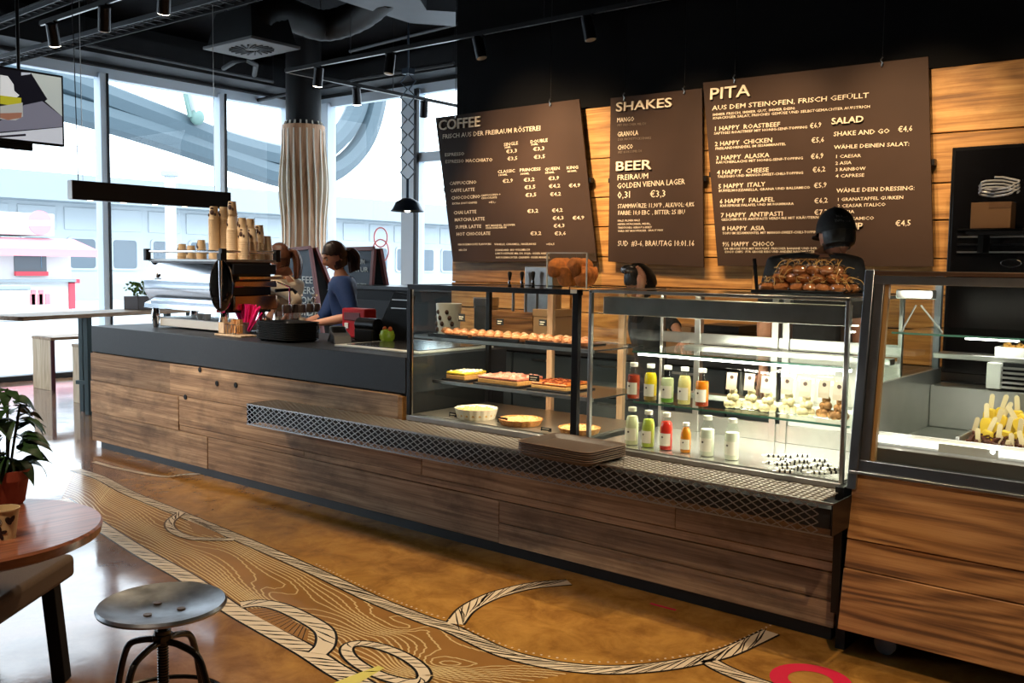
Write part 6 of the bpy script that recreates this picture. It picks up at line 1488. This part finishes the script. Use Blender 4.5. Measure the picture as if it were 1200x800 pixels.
    def is_shirt(nb, c):
        q, a, b, u = nb
        if (a, b) in (('waist','chest'),('chest','upper'),('pelvis','waist')): 
            if neckline and c.y > .02*k and c.z > zn-.16*k and abs(c.x) < (c.z-(zn-.16*k))*.55: return False
            return True
        if a == 'upper' and b == 'neck': return u < .45 and not (neckline and c.y > 0 and abs(c.x) < .05)
        if a == 'upper' and b[:2] == 'sh': return not (neckline and c.y > .02*k and abs(c.x) < (c.z-(zn-.16*k))*.55)
        if a[:2] == 'sh': return True if sleeve >= .5 else u < sleeve*2
        if a[:2] == 'el' and b[:2] == 'wr': return u < (sleeve-.5)*2
        return False
    cloth(shirt_name, shirt, is_shirt, .010*k)
    cloth('trousers', trousers, lambda nb, c: (nb[1], nb[2]) in (('pelvis','hipL'),('pelvis','hipR')) or nb[1][:3] == 'hip' or (nb[1][:4] == 'knee' and nb[3] < .93) or (nb[1] == 'pelvis' and nb[3] < .5), .012*k)
    cloth('shoes', shoes or BLACK, lambda nb, c: nb[1][:3] == 'ank' or (nb[1][:4] == 'knee' and nb[3] >= .93), .010*k)
    # eyes and brows
    EW = mat('eye_white', (.7,.68,.66), .2); IR = mat('iris', (.03,.02,.012), .2); LIP = mat('lip', srgb(170,86,78), .45)
    for s in (-1, 1):
        e = MB().ball((s*.030*hs, .078*hs, .010*hs), .0125*hs, .010*hs, .0065*hs, 12, 8).xf(HM).build('eye', EW, body); MB().ball((s*.030*hs, .086*hs, .008*hs), .0055*hs, .004*hs, .0055*hs, 10, 6).xf(HM).build('iris', IR, body)
        MB().tube([(s*.014*hs,.094*hs,.026*hs),(s*.030*hs,.090*hs,.031*hs),(s*.046*hs,.078*hs,.027*hs)], .0032*hs, 6).xf(HM).build('eyebrow', mat('brow', srgb(58,38,28), .7), body)
    MB().tube([(-.022*hs,.080*hs,-.061*hs),(-.008*hs,.098*hs,-.058*hs),(.008*hs,.098*hs,-.058*hs),(.022*hs,.080*hs,-.061*hs)], [.002,.0045,.0045,.002], 8).xf(HM).build('lips', LIP, body)
    return t, HM, hs, J, k
def hair(t, HM, hs, col, tail=None, span=.78, low=-.03, name='hair'):
    m = wood('hair_'+name, tuple(x*.5 for x in col[:3])+(1,), col, tuple(min(1,x*1.5) for x in col[:3])+(1,), 2, .42, 60, 0, .5, .03)
    V = []; n, mm = 40, 24
    for j in range(mm+1):
        tt = PI*span*j/mm
        for i in range(n):
            a = 2*PI*i/n; x = math.sin(tt)*math.cos(a); y = math.sin(tt)*math.sin(a); z = math.cos(tt)
            q = 1+.018*math.sin(a*17+tt*3)
            X, Y, Z = x*.086*q, y*.106*q-.006, z*.128*q+.002
            if y > .25: # hairline: pull under the skin of the forehead
                lim = .062-.03*min(1, abs(x)/.8)
                if Z < lim: Y *= .80; X *= .86
            elif y > -.12 and Z < .012: X *= .84; Y *= .9
            elif Z < low: X *= .80; Y *= .86
            V.append((X*hs, Y*hs, Z*hs))
    F = [(j*n+i, (j+1)*n+i, (j+1)*n+(i+1)%n, j*n+(i+1)%n) for j in range(mm) for i in range(n)]
    h = MB().add(V, F).xf(HM).build('hair', m, t)
    if tail:
        mb = MB(); r4 = random.Random(2)
        for q in range(16):
            o_ = Vector((r4.uniform(-.022,.022), r4.uniform(-.02,.02), 0)); 
            P = spline([Vector(p)*hs+o_*(.5+1.2*min(i,2)/2) for i, p in enumerate(tail)], 5); L_ = len(P)
            mb.tube(P, [.010+.010*math.sin(PI*min(1,(i+3)/L_)) for i in range(L_)], 7)
        mb.xf(HM).build('ponytail', m, h)
        MB().tube([(tail[0][0]*hs+.02*math.cos(a), tail[0][1]*hs, tail[0][2]*hs+.02*math.sin(a)) for a in [2*PI*k/12 for k in range(12)]], .006, 6, True).xf(HM).build('hair_tie', BLACK, h)
    return h
JEANS = mat('dark_trousers', (.02,.024,.035), .8)
# woman in blue at the till
pw = at(408, 330, Y=5.16); lw = (pw[0], 5.16, 0)
el_, wr_ = at(414, 371, Y=4.98), at(368, 379, Y=4.80); el2, wr2 = at(380, 372, Y=5.0), at(350, 380, Y=4.95)
t_, HM, hs, J, k = figure('woman with dark ponytail in a deep blue top looking down at the counter', lw, math.radians(140), 1.78, 1.28,
    arms={'elL': tuple(el_), 'wrL': tuple(wr_), 'elR': tuple(el2), 'wrR': tuple(wr2)}, headrot=(.42, .30), lean=.06, shirt=mat('blue_top', srgb(28,56,104), .8, var=.08, vscale=60), sleeve=.55, trousers=JEANS, shirt_name='blue_top', neckline=1)
hair(t_, HM, hs, srgb(52,34,26), [(0,-.10,.0),(.0,-.125,.0),(.0,-.135,-.06),(.005,-.118,-.12),(.01,-.10,-.17)], name='dark')
MB().tube([tuple(J['neck']+Vector((-.05,.05,-.01))*k), tuple(J['upper']+Vector((0,.115,-.02))*k), tuple(J['neck']+Vector((.05,.05,-.01))*k)], .002, 6).build('necklace', STEEL, t_)
# woman in cream behind the machine
pw = at(341, 330, Y=5.22); lw = (pw[0], 5.22, 0)
el_, wr_ = at(350, 352, Y=5.02), at(334, 374, Y=4.95); el2, wr2 = at(326, 350, Y=5.12), at(318, 366, Y=4.98)
t_, HM, hs, J, k = figure('woman in a cream top with auburn ponytail working behind the espresso machine', lw, math.radians(100), 1.77, .95,
    arms={'elL': tuple(el_), 'wrL': tuple(wr_), 'elR': tuple(el2), 'wrR': tuple(wr2)}, headrot=(.25, .15), lean=.08, shirt=mat('cream_top', srgb(214,192,160), .85, var=.06, vscale=60), sleeve=.72, trousers=JEANS, shirt_name='cream_top', neckline=0)
hair(t_, HM, hs, srgb(104,62,40), [(0.02,-.10,.03),(.04,-.13,.02),(.05,-.14,-.07),(.05,-.12,-.15),(.05,-.10,-.21)], name='auburn')
# man with cap, seen from behind
pm = at(955, 300, Y=5.05); lm_ = (pm[0], 5.05, 0)
t_, HM, hs, J, k = figure('man seen from behind in a black baseball cap and dark grey shirt', lm_, math.radians(22), 2.0, 1.12, arms=None, headrot=(.20, .45), lean=.10, joints={'neck':(.06,.15,1.655),'head':(.11,.19,1.70)},
    shirt=mat('dark_grey_shirt', srgb(52,52,54), .85, var=.1, vscale=40), sleeve=.4, trousers=JEANS, shirt_name='dark_grey_shirt')
hair(t_, HM, hs*.985, srgb(24,20,18), None, name='short', low=-.06, span=.70)
capm = mat('black_cap', (.010,.010,.011), .8)
V = []; n, mm = 32, 12
for j in range(mm+1):
    tt = PI*.53*j/mm
    for i in range(n):
        a = 2*PI*i/n; V.append((math.sin(tt)*math.cos(a)*.090*hs, math.sin(tt)*math.sin(a)*.112*hs, (math.cos(tt)*.118+.022)*hs))
cp2 = MB().add(V, [(j*n+i, (j+1)*n+i, (j+1)*n+(i+1)%n, j*n+(i+1)%n) for j in range(mm) for i in range(n)]).xf(HM).build('cap', capm, t_)
MB().prism([(.075*math.cos(a)*hs, (.085+.085*math.sin(a))*hs) for a in [PI*q/12 for q in range(13)]], 'Z', .012*hs, .018*hs).xf(HM @ Matrix.Rotation(0, 4, 'X')).build('visor', capm, cp2)
MB().ball((0,0,.142*hs), .009, .009, .006).xf(HM).build('cap_button', capm, cp2)
for s, z in (('NASI', .075), ('JUNGS', .050)):
    cu = bpy.data.curves.new('cap_lettering', 'FONT'); cu.body = s; cu.size = .026; cu.extrude = .0015; cu.align_x = 'CENTER'; cu.space_character = 1.25; cu.resolution_u = 2
    cu.materials.append(mat('cap_print', srgb(92,90,90), .7)); o = bpy.data.objects.new('cap_lettering', cu); C.objects.link(o); o.parent = cp2
    yy = -.112*hs*math.sqrt(max(0, 1-((z-.022*hs)/(.118*hs))**2))-.003
    o.matrix_local = HM @ Matrix.Translation((-.02, yy+.004, z)) @ Matrix.Rotation(math.radians(58), 4, 'X')
# stooping person behind the bottle case
pq = at(764, 320, Y=5.15); wr_ = at(751, 337, Y=5.02); el_ = at(748, 372, Y=5.05)
t_, HM, hs, J, k = figure('person with black hair stooping behind the bottle case, only the hair visible', (pq[0], 5.22, 0), math.radians(160), 1.62, .9, arms={'elL': tuple(at(790,380,Y=5.1)), 'wrL': tuple(at(800,400,Y=4.95)), 'elR': tuple(el_), 'wrR': tuple(wr_)}, headrot=(.75, 0), lean=.10,
    shirt=mat('black_shirt', (.02,.02,.022), .8), sleeve=.6, trousers=JEANS, shirt_name='black_shirt')
hair(t_, HM, hs*1.06, srgb(14,12,12), None, name='black', low=-.07)
c_ = at(741, 320, Y=5.0)
ld = thing('ladle', 'dark oval ladle held up just left of the stooping person', 'kitchen tool', tuple(c_))
MB().ball((-.03,0,.02), .055, .015, .032, 16, 10).build('bowl', mat('ladle_dark', (.10,.09,.085), .25, .7), ld); q_ = Vector(wr_)-c_
MB().tube([(0,0,.0),(q_.x*.5,q_.y*.5,q_.z*.5),(q_.x,q_.y,q_.z-.03)], .006, 6).build('handle', BLACKM, ld)
# black upright rod beside the bakery tray
c_ = at(889, 343, Y=4.68); c2 = at(886, 303, Y=4.68)
rd = thing('upright_rod', 'thin black upright rod left of the wrapped cookie heap', 'rod', (c_[0], 4.66, 1.49)); MB().bar((0,0,0), (c2[0]-c_[0], 0, c2[2]-1.49), .014).box(-.02,.02,-.02,.02,0,.006).build('rod_body', BLACKM, rd)
# ---------------------------------------------------------------- fit the lettering to its boards
bpy.context.view_layer.update()
for o, loc, ang, L_ in texts:
    w_ = max(1e-3, o.dimensions.x)
    o.matrix_local = Matrix.Translation(loc) @ Matrix.Rotation(-ang, 4, 'Y') @ Matrix.Rotation(PI/2, 4, 'X') @ Matrix.Diagonal((L_/w_, 1, 1, 1))
dg = bpy.context.evaluated_depsgraph_get(); dg.update()
for o in [x for x in C.objects if x.type == 'FONT']:
    me = bpy.data.meshes.new_from_object(o.evaluated_get(dg)); n = bpy.data.objects.new(o.name, me); C.objects.link(n)
    n.parent = o.parent; n.matrix_local = o.matrix_local.copy(); nm = o.name; bpy.data.objects.remove(o); n.name = nm
